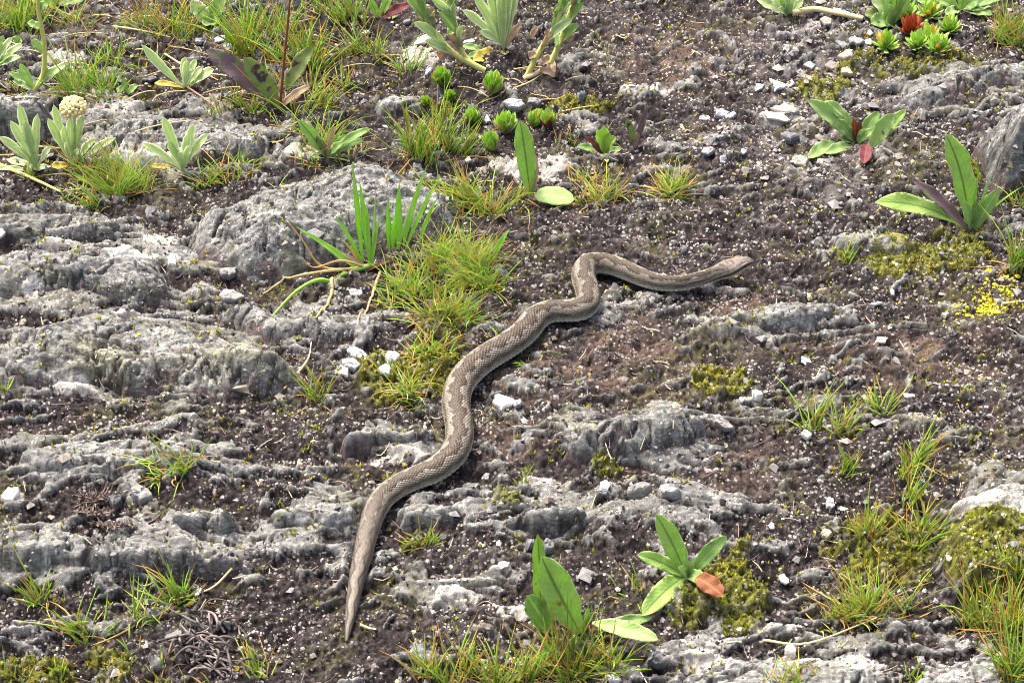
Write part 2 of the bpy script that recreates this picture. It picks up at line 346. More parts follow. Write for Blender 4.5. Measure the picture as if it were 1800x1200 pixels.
def ground_all(x, y):
    """height and colour of the crusted soil sheet"""
    b = base_h(x, y)
    st = strata(x, y)
    big = fbm(x * 4.2, y * 5, 3, 21)
    left = sstep(0.3, -0.35, x)
    rockm = sstep(0.62, 0.86, st - 0.04 + 0.30 * big + 0.34 * gauss_px(x, y, ROCKY) + 0.36 * fbm(x * 20, y * 26, 3, 8) + 0.14 * fbm(x * 60, y * 60, 2, 9))
    lump = fbm(x * 70, y * 80, 3, 31); crumb = fbm(x * 230, y * 230, 3, 33)
    w1, id1 = worley(x * 150, y * 150, 77)
    h = 0.009 * (st * 0.5 + 0.5) * (0.6 + 0.5 * left) + 0.012 * fbm(x * 17, y * 22, 3, 23) + rockm * 0.0055
    fine = 0.0050 * lump + 0.0034 * crumb + 0.0024 * (0.5 - w1)
    h = h + fine * (1 - 0.55 * rockm) - 0.008
    # colour
    d1 = lin(18, 16, 16); d2 = lin(49, 44, 44); d3 = lin(104, 98, 94); br = lin(104, 88, 76)
    t = np.clip(0.46 + 0.55 * crumb + 0.35 * lump + 0.35 * fbm(x * 500, y * 500, 2, 35), 0, 1)
    c = mix(d1, d2, sstep(0.1, 0.7, t)); c = mix(c, d3, sstep(0.62, 1.0, t) * 0.75)
    bm = gauss_px(x, y, BROWN) * sstep(-0.25, 0.4, fbm(x * 30, y * 36, 3, 41) + 0.1)
    c = mix(c, br * (0.5 + 0.9 * t)[..., None], np.clip(bm, 0, 1) * 0.45)
    red = sstep(0.35, 0.6, fbm(x * 26 + 7, y * 30, 3, 43)); c = mix(c, lin(82, 66, 60), red * 0.25)
    rc = rock_col(x, y, st, 0)
    c = mix(c, rc * np.array((.49, .50, .485)), sstep(0.42, 0.56, rockm + 0.55 * fbm(x * 130, y * 150, 3, 45)) * (rockm > 0.02))
    gl = sstep(0.12, 0.3, fbm(x * 13 + 2, y * 17, 5, 46, .6)) * sstep(-.25, .2, fbm(x * 160, y * 180, 2, 48)); c = mix(c, lin(88, 84, 82) * (0.5 + t)[..., None], gl * 0.5)
    gf = sstep(0.05, 0.35, fbm(x * 11 + 6, y * 14, 4, 52, .6)) * sstep(-.3, .25, fbm(x * 140, y * 150, 2, 53)); c = mix(c, lin(86, 84, 52) * (0.55 + .8 * t)[..., None], gf * 0.5)
    # loose chip areas: greyer
    q = gauss_px(x, y, QUARRY) * sstep(-0.1, 0.4, fbm(x * 40, y * 50, 3, 47))
    c = mix(c, lin(140, 136, 132) * (0.6 + 0.8 * id1)[..., None], np.clip(q, 0, 1) * 0.6)
    wm = gauss_px(x, y, WHITE); wm = sstep(0.44, 0.56, wm * 0.7 + 0.65 * fbm(x * 70, y * 90, 5, 49, 0.6))
    c = mix(c, lin(168, 165, 158) * (0.6 + 0.5 * (crumb * 0.5 + 0.5))[..., None], wm * 0.8); h = h + wm * 0.0015
    ms = gauss_px(x, y, MOSS); mm = sstep(0.48, 0.72, ms * .85 + 0.75 * fbm(x * 38, y * 46, 4, 51, .6))
    mc = mix(lin(36, 36, 18), lin(110, 112, 38), np.clip(0.42 + 1.2 * crumb, 0, 1))
    c = mix(c, mc, mm * 0.85); h = h + mm * (0.004 + 0.003 * (0.6 - w1) + 0.002 * crumb)
    cu = gauss_px(x, y, CUSHION); h = h + 0.030 * sstep(0, 1.0, cu) ; c = mix(c, mc, sstep(0.2, 0.5, cu) * 0.9)
    d, r, zb = snake_dist(x, y)
    k = sstep(1.9, 0.9, d / np.maximum(r, 0.004)); k[d > 1] = 0
    h = h * (1 - k) + k * np.minimum(h, -0.001)
    out = b + h
    cap = zb + 0.002; inn = (d < r * 0.8)
    out = np.where(inn, np.minimum(out, cap), out)
    return out, c, rockm, mm, wm

def rock_col(x, y, st, seed):
    wx = 0.012 * fbm(x * 26, y * 30, 3, 140 + seed); wy = 0.010 * fbm(x * 24 + 4, y * 34, 3, 150 + seed)
    s2 = fbm((x + wx) * 45, (y + wy) * 190, 4, 160 + seed, 0.6)
    s3 = fbm((x + wx) * 130, (y + wy) * 330, 2, 170 + seed)
    t = np.clip(0.5 + 0.45 * s2 + 0.35 * s3, 0, 1)
    c = mix(lin(92, 92, 92), lin(164, 164, 162), sstep(0.1, 0.85, t))
    c = mix(c, lin(132, 130, 108), sstep(0.05, 0.5, fbm(x * 16, y * 22, 3, 180 + seed)) * 0.5)
    c = mix(c, lin(206, 206, 204), sstep(0.80, 1.0, t) * 0.7)
    w, i = worley(x * 320, y * 320, 190 + seed)
    spk = sstep(0.42, 0.22, w) * (i > 0.62) * sstep(-0.05, 0.35, fbm(x * 34, y * 44, 3, 200 + seed))
    c = mix(c, lin(222, 220, 216), spk * 0.8)
    dk = sstep(0.24, 0.34, fbm(x * 48, y * 75, 5, 210 + seed, 0.65)); c = mix(c, lin(52, 45, 46), dk * 0.8)
    return c

# ------------------------------------------------------------------ ground sheet
ang = np.radians(np.linspace(53.6, 27.4, 770))
yd = CAM_H / np.tan(ang)
near = yd[0] - 0.004 * np.cumsum(1.25 ** np.arange(32)); far = yd[-1] + 0.006 * np.cumsum(1.22 ** np.arange(36))
ys = np.concatenate([near[::-1], yd, far])
sd = np.linspace(-1.13, 1.13, 800)
so = 1.13 + 0.012 * np.cumsum(1.25 ** np.arange(32))
ss = np.concatenate([-so[::-1], sd, so])
HW = lambda y: np.clip(0.19 + 0.225 * y, 0.3, 0.75)
GY, GS = np.meshgrid(ys, ss, indexing='ij'); GX = GS * HW(GY)
GH, GC, GR, GM, GWm = ground_all(GX, GY)
ground_me = mesh_np('ground', np.stack([GX, GY, GH], -1).reshape(-1, 3), grid_faces(len(ys), len(ss)), GC.reshape(-1, 3))
ground = obj('ground', ground_me, M['ground']); ground['kind'] = 'structure'
ground['label'] = 'dark crusted soil over bedrock, flecked with pale lichen'
def bil(A, fi, fj):
    i = np.clip(np.floor(fi).astype(int), 0, A.shape[0] - 2); j = np.clip(np.floor(fj).astype(int), 0, A.shape[1] - 2)
    u = np.clip(fi - i, 0, 1); v = np.clip(fj - j, 0, 1)
    return (A[i, j] * (1 - v) + A[i, j + 1] * v) * (1 - u) + (A[i + 1, j] * (1 - v) + A[i + 1, j + 1] * v) * u
def ground_h(x, y, A=None):
    return bil(GH if A is None else A, np.interp(y, ys, np.arange(len(ys))), np.interp(x / HW(y), ss, np.arange(len(ss))))

# ------------------------------------------------------------------ rock outcrops
ROCKS = [
 ('boulder', [(330,405),(345,372),(400,352),(470,322),(560,282),(630,254),(690,262),(770,300),(812,330),(800,378),(730,405),(640,442),(560,470),(500,492),(420,490),(375,472),(340,440)], .044, 'large smooth grey boulder behind the clump of broad grass', .55),
 ('rock_outcrop', [(-60,455),(60,432),(120,440),(190,428),(240,425),(280,450),(300,500),(290,535),(220,540),(150,520),(90,530),(-60,525)], .024, 'grey rock outcrop with a white quartz patch on its shoulder', .8),
 ('rock_outcrop', [(-60,620),(40,590),(110,548),(180,530),(260,545),(340,570),(430,600),(500,640),(528,668),(480,695),(400,702),(300,692),(180,692),(80,690),(-60,682)], .024, 'broad olive grey bedrock slab with stepped edges below the quartz outcrop', 1.0),
 ('rock_outcrop', [(-60,170),(40,155),(80,160),(100,190),(90,235),(40,250),(-60,245)], .030, 'grey rock hump behind the flowering silvery plant', .6),
 ('rock_outcrop', [(160,240),(230,205),(330,200),(430,215),(475,240),(450,285),(330,300),(200,290)], .018, 'speckled grey rock ledge around the silvery rosette without flowers', .6),
 ('rock_outcrop', [(-60,935),(60,912),(110,905),(170,930),(230,945),(300,970),(400,985),(470,1002),(400,1016),(280,1012),(150,1014),(60,1020),(-60,1016)], .022, 'long low grey rock ledge above the row of grass tufts', .9),
 ('rock_outcrop', [(305,895),(350,878),(400,888),(420,915),(400,942),(340,946),(300,932)], .016, 'small rounded grey rock hump beside the dried clubmoss', .6),
 ('rock_outcrop', [(465,908),(520,885),(580,872),(625,885),(640,912),(600,940),(540,945),(480,936)], .012, 'lumpy grey rock just left of the snake tail', .6),
 ('rock_outcrop', [(990,795),(1040,745),(1100,715),(1160,703),(1220,718),(1248,745),(1220,775),(1140,792),(1060,812)], .020, 'pale grey ribbed rock outcrop in the dark soil right of the snake', .8),
 ('boulder', [(1712,225),(1750,182),(1800,150),(1880,130),(1960,200),(1900,300),(1800,332),(1762,340),(1735,312),(1722,262)],   .066, 'dark grey striped boulder beside the big leaved plant', .9),
 ('rock_outcrop', [(1270,562),(1330,530),(1400,518),(1475,535),(1440,567),(1340,582)], .009, 'low ribbed rock ridge just below the snake head', .6),
 ('rock_outcrop', [(865,928),(930,890),(1000,878),(1045,890),(1010,920),(940,938)], .012, 'smooth dark grey slab between snake body and pointed leaf plant', .5),
 ('rock_outcrop', [(1675,872),(1720,845),(1800,832),(1880,845),(1880,935),(1760,932),(1700,912)], .013, 'pale flat rock behind the round moss cushion', .6),
 ('rock_outcrop', [(1555,1215),(1610,1162),(1700,1132),(1800,1128),(1880,1145),(1900,1280),(1700,1290),(1560,1290)], .026, 'grey rock shelf under the tall grass below the moss cushion', .9),
 ('rock_outcrop', [(592,775),(640,745),(700,748),(755,748),(772,772),(740,792),(680,788),(610,796)], .012, 'flat grey ledge touching the bend of the snake body', .6),
 ('rock_outcrop', [(30,795),(120,762),(220,755),(320,775),(385,802),(300,832),(180,852),(60,842)], .014, 'layered grey rock behind the grass tuft and dried clubmoss', .7),
 ('rock_slab', [(1462,408),(1540,394),(1625,425),(1590,447),(1500,442),(1458,432)], .010, 'flat grey rock slab among yellow green moss', .4),
 ('rock_slab', [(1556,726),(1600,716),(1668,738),(1640,752),(1590,744)], .006, 'narrow tan stone slab in the soil beside a grass tuft', .3),
 ('rock_outcrop', [(650,184),(690,158),(740,162),(765,185),(720,204),(670,204)], .013, 'pale crusted rock beside the bright green stonecrop', .5),
 ('rock_outcrop', [(690,893),(740,868),(800,884),(832,915),(770,928),(710,918)], .010, 'low grey rock rib beside the lower snake body', .5),
 ('rock_outcrop', [(-60,382),(60,370),(150,374),(225,395),(200,420),(100,427),(-60,422)], .012, 'low grey rock in dark soil below the flowering silvery plant', .5),
 ('rock_outcrop', [(1185,1195),(1280,1142),(1400,1134),(1520,1144),(1560,1172),(1500,1290),(1200,1290)], .011, 'low rock with whitish lichen crust below the large fine grass tuft', .6),
 ('rock_outcrop', [(375,542),(440,515),(520,556),(640,540),(692,560),(650,592),(560,602),(470,592)], .012, 'low grey rock under the arching dry grass blades', .6),
 ('rock_outcrop', [(725,1014),(800,998),(885,1014),(860,1038),(780,1038)], .009, 'low pale crusted rock left of the pointed leaf plant', .4),
 ('rock_outcrop', [(1555,188),(1620,150),(1700,112),(1760,98),(1830,90),(1830,130),(1720,152),(1640,192)], .012, 'low mossy rock ledge running up to the striped boulder', .5),
]
def poly_sd(X, Y, P):
    d = np.full(X.shape, 9.0); inside = np.zeros(X.shape, bool)
    for i in range(len(P)):
        a = P[i]; b = P[(i + 1) % len(P)]; ab = b - a
        t = np.clip(((X - a[0]) * ab[0] + (Y - a[1]) * ab[1]) / (ab @ ab), 0, 1)
        d = np.minimum(d, np.hypot(X - a[0] - ab[0] * t, Y - a[1] - ab[1] * t))
        c = ((a[1] > Y) != (b[1] > Y)) & (X < (b[0] - a[0]) * (Y - a[1]) / (b[1] - a[1] + 1e-12) + a[0])
        inside ^= c
    return np.where(inside, d, -d)
RP = []
for ri, (nm, poly, hgt, lab, rough) in enumerate(ROCKS):
    hgt = hgt * 1.25 + 0.004
    q = np.array(poly, float); yc0, yc1 = q[:, 1].min(), q[:, 1].max()
    c0 = hit(q[:, 0].mean(), q[:, 1].mean()); k = float(mpp(c0))
    frac = (yc1 - q[:, 1]) / (yc1 - yc0)
    q[:, 1] += frac * hgt * 0.60 / k
    P = hit(q[:, 0], q[:, 1])[:, :2]
    mg = 0.02; x0, y0 = P.min(0) - mg; x1, y1 = P.max(0) + mg
    xs_ = np.arange(x0, x1, 0.00135); ys_ = np.arange(y0, y1, 0.0016)
    Y, X = np.meshgrid(ys_, xs_, indexing='ij')
    sdv = poly_sd(X, Y, P) + 0.010 * rough * fbm(X * 28, Y * 32, 4, 400 + ri) 
    rad = max(0.012, 0.45 * min(x1 - x0 - 2 * mg, y1 - y0 - 2 * mg))
    u = np.clip(sdv / rad, -2, 1)
    dome = np.where(u > 0, 1 - (1 - u) ** (4.5 if nm != 'boulder' else 2.8), u * 2.4)
    st = strata(X, Y, 5 + ri, 10, 30)
    terr = fbm(X * 6 + ri, Y * 16 + 0.6 * st, 3, 420 + ri)
    step = (np.floor(terr * 7) + sstep(0.55, 1.0, terr * 7 - np.floor(terr * 7))) / 7
    hh = hgt * (dome * (0.86 + 0.20 * fbm(X * 7, Y * 9, 2, 430 + ri)) + 0.30 * step * np.clip(u * 2, 0, 1))
    wob = 0.012 * fbm(X * 24, Y * 24, 2, 450 + ri)
    det = 0.0036 * rough * st + 0.0028 * rough * fbm((X + wob) * 45, (Y + wob) * 120, 4, 440 + ri, 0.55, ridged=True) + 0.0016 * fbm(X * 260, Y * 300, 2, 460 + ri)
    det = det + 0.004 * rough * fbm(X * 26, Y * 34, 3, 470 + ri)
    for fx_, fy_, amp_, nq in ((16, 60, 0.0065, 5), (42, 130, 0.0032, 4)):          # broken cleavage steps
        tq = fbm((X + wob) * fx_, (Y + 0.7 * wob) * fy_, 3, 475 + ri + fx_, 0.45) * nq; fq = tq - np.floor(tq)
        det = det + amp_ * (0.4 + 0.6 * rough) * (np.floor(tq) + sstep(0.0, 0.22, fq)) / nq
    crk = np.abs(fbm((X + 2 * wob) * 20, (Y + 2 * wob) * 26, 3, 478 + ri)); det = det - 0.006 * sstep(0.045, 0.0, crk)
    ck2 = np.abs(fbm((X + wob) * 34 + 5, (Y + wob) * 62, 3, 479 + ri)); det = det - 0.0035 * sstep(0.04, 0.0, ck2) * (fbm(X * 15, Y * 15, 2, 481 + ri) > -.1); crk = np.minimum(crk, ck2 + .015)
    Z = base_h(X, Y) - 0.004 + hh + det * np.clip(u * 3 + 0.6, 0, 1)
    d, r, zb = snake_dist(X, Y); near_s = d < r * 1.3 + 0.004
    Z = np.where(near_s, np.minimum(Z, base_h(X, Y) - 0.012), Z)
    col = rock_col(X, Y, st, ri) * np.array((0.52, 0.535, 0.515))
    col = mix(col, lin(34, 29, 30), sstep(0.05, 0.02, crk) * .85 * (sdv > 0))
    soilm = sstep(0.06, -0.03, u - .04 + 0.5 * fbm(X * 34, Y * 48, 6, 480 + ri, 0.62) * 1.1) * 0.92
    t = np.clip(0.45 + 0.6 * fbm(X * 230, Y * 230, 3, 33), 0, 1)
    col = mix(col, mix(lin(42, 34, 35), lin(104, 90, 88), t), soilm)
    if 'olive' in lab: col = mix(col, col * np.array((1.0, 0.98, 0.80)), sstep(-.2, .3, fbm(X * 9, Y * 12, 2, 490)))
    if 'dark' in lab: col = col * 0.80
    if 'pale' in lab or 'whitish' in lab: col = col * 1.18
    if 'tan' in lab: col = col * np.array((1.15, 1.05, .85))
    wm = gauss_px(X, Y, WHITE); wm = sstep(0.46, 0.58, wm * 0.7 + 0.65 * fbm(X * 70, Y * 90, 5, 49, 0.6))
    col = mix(col, lin(188, 186, 180) * (0.65 + 0.45 * t)[..., None], wm * 0.85)
    mm = sstep(0.5, 0.74, gauss_px(X, Y, MOSS) * .85 + 0.75 * fbm(X * 38, Y * 46, 4, 51, .6))
    col = mix(col, mix(lin(60, 56, 26), lin(132, 128, 44), t), mm * 0.8)
    cx, cy = P.mean(0); cz = float(base_h(np.array(cx), np.array(cy)))
    F = grid_faces(len(ys_), len(xs_))
    keep = (sdv.reshape(-1) > -0.016)[F].any(1); F = F[keep]
    used, inv = np.unique(F, return_inverse=True); F = inv.reshape(-1, 4)
    V = np.stack([X - cx, Y - cy, Z - cz], -1).reshape(-1, 3)[used]
    me = mesh_np(nm, V, F, col.reshape(-1, 3)[used])
    o = obj(nm, me, M['rock'], None, (cx, cy, cz)); tag(o, lab, 'rock', None)
    RP.append((x0, y0, xs_, ys_, np.where(sdv > -0.016, Z, -9)))
def surf(x, y):
    x = np.asarray(x, float); y = np.asarray(y, float)
    z = ground_h(x, y)
    for x0, y0, xs_, ys_, Z in RP:
        m = (x > xs_[0]) & (x < xs_[-1]) & (y > ys_[0]) & (y < ys_[-1])
        if m.any():
            zz = bil(Z, (y - y0) / 0.0016, (x - x0) / 0.00135)
            z = np.where(m, np.maximum(z, zz), z)
    return z
def on_rock(x, y):
    g = ground_h(x, y); return surf(x, y) > g + 0.0005
def hits(px, py):
    """first point of the built ground along the sight line"""
    px = np.atleast_1d(np.asarray(px, float)); py = np.atleast_1d(np.asarray(py, float)); d = ray(px, py)
    zz = np.linspace(0.09, -0.05, 220)
    t = (CAM_H - zz)[None, :] / -d[:, 2:3]
    x = d[:, 0:1] * t; y = d[:, 1:2] * t; s = surf(x, y)
    i = np.argmax(zz[None, :] <= s, 1); k = np.arange(len(px))
    return np.stack([x[k, i], y[k, i], s[k, i]], -1)
def normals(x, y, e=0.003):
    zx = (surf(x + e, y) - surf(x - e, y)) / (2 * e); zy = (surf(x, y + e) - surf(x, y - e)) / (2 * e)
    n = np.stack([-zx, -zy, np.ones_like(zx)], -1); return n / np.linalg.norm(n, axis=-1, keepdims=True)

# ------------------------------------------------------------------ the snake
def catmull(P, per):
    P = np.concatenate([[2 * P[0] - P[1]], P, [2 * P[-1] - P[-2]]]); out = []
    for i in range(1, len(P) - 2):
        t = np.linspace(0, 1, per, endpoint=False)[:, None]
        p0, p1, p2, p3 = P[i - 1:i + 3]
        out.append(0.5 * ((2 * p1) + (-p0 + p2) * t + (2 * p0 - 5 * p1 + 4 * p2 - p3) * t ** 2 + (-p0 + 3 * p1 - 3 * p2 + p3) * t ** 3))
    out.append(P[-2][None]); return np.concatenate(out)
hp = np.array(HEAD_PX, float)
HP = hit(hp[:, 0], hp[:, 1], np.array([0.0105, 0.0115, 0.0125, 0.013, 0.013]))
path = np.concatenate([SPTS, HP])
rad = np.concatenate([SR, [0.0060, 0.0060, 0.006, 0.006, 0.006]])
cc = catmull(np.concatenate([path, rad[:, None]], 1), 24)
for _ in range(30):                                              # even out hand-placed points
    cc[1:-1] = 0.25 * cc[:-2] + 0.5 * cc[1:-1] + 0.25 * cc[2:]
sl = np.concatenate([[0], np.cumsum(np.linalg.norm(np.diff(cc[:, :3], axis=0), axis=1))]); LEN = sl[-1]
NS, NT = 1350, 150
s = np.concatenate([np.linspace(0, LEN - 0.012, NS - 40), LEN - 0.012 * (1 - np.linspace(0, 1, 41)[1:]) ** 1.6])
s = np.concatenate([s[:-1], [LEN]]); NS = len(s)
ctr = np.stack([np.interp(s, sl, cc[:, k]) for k in range(3)], -1); R0 = np.interp(s, sl, cc[:, 3])
tan = np.gradient(ctr, axis=0); tan /= np.linalg.norm(tan, axis=1, keepdims=True)
side = np.cross(tan, np.array([0, 0, 1.0])); side /= np.linalg.norm(side, axis=1, keepdims=True)
up = np.cross(side, tan)
hd = LEN - s                                                       # distance back from the snout
HX = np.array([0, .0007, .002, .005, .009, .014, .020, .026, .031, .037, .045, .06])
HWd = np.array([.0004, .0024, .0038, .0050, .0061, .0075, .0088, .0090, .0080, .0063, .0056, .0058])
HHt = np.array([.0004, .0024, .0038, .0050, .0059, .0065, .0067, .0064, .0058, .0053, .0052, .0055])
blend = sstep(0.062, 0.045, hd)
A = R0 * 0.97 * (1 - blend) + np.interp(hd, HX, HWd) * blend
B = R0 * 0.88 * (1 - blend) + np.interp(hd, HX, HHt) * blend
th = np.linspace(-math.pi, math.pi, NT, endpoint=False)              # 0 = back, +-pi = belly
S, T = np.meshgrid(s, th, indexing='ij')
hdg = LEN - S
taper = np.clip(np.interp(S, [0, .25, .4], [0.45, 0.85, 1]), 0, 1)
ls = np.interp(S, [0, 0.1, 0.25, LEN - 0.06, LEN - .03, LEN], [.0026, .0036, .0044, .0042, .0030, .0024])
ph = np.cumsum(1 / np.interp(s, [0, 0.1, 0.25, LEN - 0.06, LEN - .03, LEN], [.0024, .0034, .0041, .0038, .0028, .0022]) * np.gradient(s))
Pp = np.repeat(ph[:, None], NT, 1)
Q = T / (2 * math.pi) * 56
def lat(off):
    q0 = np.round((Q - off) / 2) * 2 + off; p0 = np.round(Pp - off * 0.5) + off * 0.5
    dp = Pp - p0; dq = Q - q0
    return dp, dq, np.abs(dp) * 1.0 + np.abs(dq) * 0.5, p0, q0
da = lat(0); db = lat(1); pick = da[2] <= db[2]
dp, dq, dd, p0, q0 = [np.where(pick, a, b) for a, b in zip(da, db)]
sid = _hash(np.round(p0 * 2).astype(np.int64) & 0xffffffff, np.round(q0 + 60).astype(np.int64) & 0xffffffff, 5).astype(float) / 4294967296
dors = sstep(1.90, 1.78, np.abs(T))
sc = (sstep(0.52, 0.36, dd) * 0.6 + (0.5 - dp) * 1.2 * sstep(0.52, 0.42, dd) + 0.7 * sstep(0.5, 0.0, np.abs(dq))) * dors
vp = Pp - np.floor(Pp); vent = (1 - dors) * (0.25 + 0.9 * vp) 
headm = sstep(0.034, 0.024, hdg)
disp = (sc * 0.00075 * (1 - 0.75 * headm) + vent * 0.0013 * (1 - headm)) * taper
# cross-section: a little flat underneath, ridged back
ca = np.cos(T); sa = np.sin(T)
flat = np.where(ca < 0, 1 - 0.16 * (-ca) ** 1.5, 1.0)
pw = 0.93 - 0.17 * headm; pz = 1.0 - 0.22 * headm
ex = (A[:, None] + disp) * np.sign(sa) * np.abs(sa) ** pw
ez = (B[:, None] + disp) * np.sign(ca) * np.abs(ca) ** pz * flat * (1 - 0.16 * headm)
eyel = np.exp(-((hdg - 0.0115) / 0.0028) ** 2) * np.exp(-((np.abs(T) - 0.98) / 0.30) ** 2); ez = ez + eyel * 0.0009; ex = ex + np.sign(T) * eyel * 0.0006
# small irregularity of a living body
mus = 1 + 0.02 * fbm(S * 25, T * 0.9 + 5, 2, 500)
Vs = ctr[:, None, :] + side[:, None, :] * (ex * mus)[..., None] + up[:, None, :] * (ez * mus)[..., None]
# colour
aT = np.abs(T)
per = 0.021
zz = np.clip((np.abs(((S / per) % 1) * 2 - 1) * 2 - 1) * 1.3, -1, 1)
zzw = zz * (0.75 + .35 * perlin(S * 22, T * 0, 509)) + 0.35 * perlin(S * 70, T * 0, 510)
band_c = 0.26 * zzw * taper
bw = 0.40 + 0.06 * perlin(S * 60, T * 0 + 3, 511)
db_ = np.abs(T - band_c)
jag = 0.11 * (sid - 0.5) * 2
band = sstep(bw + 0.10, bw - 0.05, db_ + jag)
edge = np.exp(-((db_ + jag - bw) / 0.10) ** 2)
base = lin(150, 142, 126); pale = lin(204, 194, 172); brown = lin(122, 106, 90); darkb = lin(70, 60, 54)
c = np.broadcast_to(base, S.shape + (3,)).copy()
c = mix(c, brown * 0.72, band * 0.85)
c = mix(c, darkb * 0.65, edge * 0.6)
c = mix(c, pale, np.exp(-((db_ + 2 * jag - bw - 0.26) / 0.14) ** 2) * (0.26 + 0.22 * sstep(-.2, .4, perlin(S * 45, T * .8, 515))))
for tl in (.62, .95, 1.36): c = mix(c, darkb, np.exp(-((aT - tl) / .045) ** 2) * .32 * sstep(-.4, .3, perlin(S * 120, T * .3 + tl, 516)))
c = mix(c, brown * .8, np.exp(-((aT - 1.14 - .08 * zz) / 0.14) ** 2) * 0.8)
blot = sstep(0.1, 0.45, np.cos(S / per * 2 * math.pi + 1.0) * np.exp(-((aT - 1.25) / 0.26) ** 2) + 0.15 * (sid - .5)); c = mix(c, brown * 0.85, blot * 0.6)
c = mix(c, lin(176, 172, 150), sstep(1.28, 1.45, aT) * 0.7)
c = mix(c, lin(214, 220, 194), sstep(1.50, 1.70, aT) * 0.85)
c = mix(c, lin(236, 236, 214), sstep(1.74, 1.86, aT))
tailm = sstep(0.16, 0.04, S)                                          # tail: grey with a pale broken stripe
c = mix(c, lin(112, 104, 98), tailm * 0.75)
stripe = sstep(0.55, 0.35, np.abs(T - 0.25 * zzw) + 0.15 * (sid - .5)); c = mix(c, lin(170, 160, 138), stripe * tailm * 0.7)
c = mix(c, lin(58, 50, 48), tailm * np.exp(-((np.abs(T - 0.25 * zzw) - 0.66) / 0.14) ** 2) * 0.8)
c = c * (0.36 + 0.20 * sid)[..., None]; c = np.clip(c.mean() + (c - c.mean()) * 1.18, .004, 1); c = c * 0.80 + c.mean(-1, keepdims=True) * 0.20; c = c * (1 + 0.35 * sstep(0.35, 0.0, np.abs(dq)) * dors - 0.1)[..., None]
gap = sstep(0.40, 0.50, dd) * sstep(.35, -.25, dp) * dors * (1 - headm * 0.6); c = mix(c, c * 0.38, np.maximum(gap, .55 * sstep(0.42, 0.5, dd) * dors))
vg = (1 - dors) * sstep(0.70, 0.9, vp); c = mix(c, lin(52, 50, 44), vg * 0.9); c = c * (1 + .75 * (1 - dors) * (1 - vg))[..., None]
hm = sstep(0.052, 0.034, hdg)
hc = mix(lin(112, 104, 94), lin(54, 48, 46), sstep(-0.1, 0.35, fbm(S * 260, T * 2.4, 3, 520)))
c = mix(c, hc, hm * (aT < 1.3) * 0.75)
line = np.exp(-((aT - np.interp(hdg, [0, .012, .03, .06], [1.25, 1.25, 1.5, 1.75])) / 0.19) ** 2) * sstep(0.085, 0.03, hdg) * sstep(0.0005, 0.004, hdg)
c = mix(c, lin(40, 33, 32), np.clip(line * 1.25, 0, 1))
pl_ = np.exp(-((aT - np.interp(hdg, [0, .012, .03, .06], [0.88, 0.88, 1.15, 1.42])) / 0.09) ** 2) * sstep(0.07, 0.03, hdg) * sstep(0.001, 0.005, hdg); c = mix(c, lin(168, 152, 128), pl_ * .7)
lip = sstep(0.30, 0.42, aT - np.interp(hdg, [0, .012, .03, .06], [1.25, 1.25, 1.5, 1.75])) * sstep(0.06, 0.03, hdg); c = mix(c, lin(190, 184, 166), lip * 0.9)
mouth = np.exp(-((aT - 1.88) / 0.05) ** 2) * sstep(0.022, 0.016, hdg); c = mix(c, lin(60, 50, 46), mouth * 0.8)
i = np.arange(NS * NT).reshape(NS, NT); j = np.roll(i, -1, 1)
F = np.stack([i[:-1], j[:-1], j[1:], i[1:]], -1).reshape(-1, 4)
Vf = Vs.reshape(-1, 3); Cf = c.reshape(-1, 3)
org = SPTS[20].copy(); org[2] -= SR[20]
root = empty('snake', org)
tag(root, 'grey brown zigzag patterned snake lying stretched across the rocky ground', 'snake')
F = np.concatenate([F, np.stack([i[0, :NT // 2][:-1], i[0, ::-1][:NT // 2][:-1], i[0, ::-1][:NT // 2][1:], i[0, :NT // 2][1:]], -1)])
body = obj('body', mesh_np('body', Vf - org, F, Cf), M['snake'], root)
def blob_mesh(name, r, mat_seg=10):
    V = []; Fq = []
    n, m_ = 10, 6
    V.append((0, 0, 1))
    for a in range(1, m_):
        for b in range(n): V.append((math.sin(math.pi * a / m_) * math.cos(2 * math.pi * b / n), math.sin(math.pi * a / m_) * math.sin(2 * math.pi * b / n), math.cos(math.pi * a / m_)))
    V.append((0, 0, -1)); Ft = []
    for b in range(n):
        Ft.append((0, 1 + b, 1 + (b + 1) % n)); e = 1 + (m_ - 2) * n
        Ft.append((e + (b + 1) % n, e + b, len(V) - 1))
        for a in range(m_ - 2):
            p, q = 1 + a * n + b, 1 + a * n + (b + 1) % n
            Ft += [(p, p + n, q), (q, p + n, q + n)]
    return np.array(V) * np.asarray(r), np.array(Ft)
m_eye, t_, b_ = new_mat('snake eye'); nz = t_.nodes.new('ShaderNodeTexNoise'); rp = t_.nodes.new('ShaderNodeValToRGB')
rp.color_ramp.elements[0].color = (0.006, 0.005, 0.004, 1); rp.color_ramp.elements[1].color = (0.10, 0.03, 0.01, 1); nz.inputs['Scale'].default_value = 400
t_.links.new(nz.outputs[0], rp.inputs[0]); t_.links.new(rp.outputs[0], b_.inputs['Base Color']); b_.inputs['Roughness'].default_value = 0.1
ie = int(np.argmin(np.abs(hd - 0.0112)))
for sg in (-1, 1):
    je = int(np.argmin(np.abs(th - sg * 1.22)))
    V, Ft = blob_mesh('eye', 0.0021)
    obj('eye', mesh_np('eye', V, Ft), m_eye, root, Vector((Vs[ie, je] - (Vs[ie, je] - ctr[ie]) * 0.12) - org))

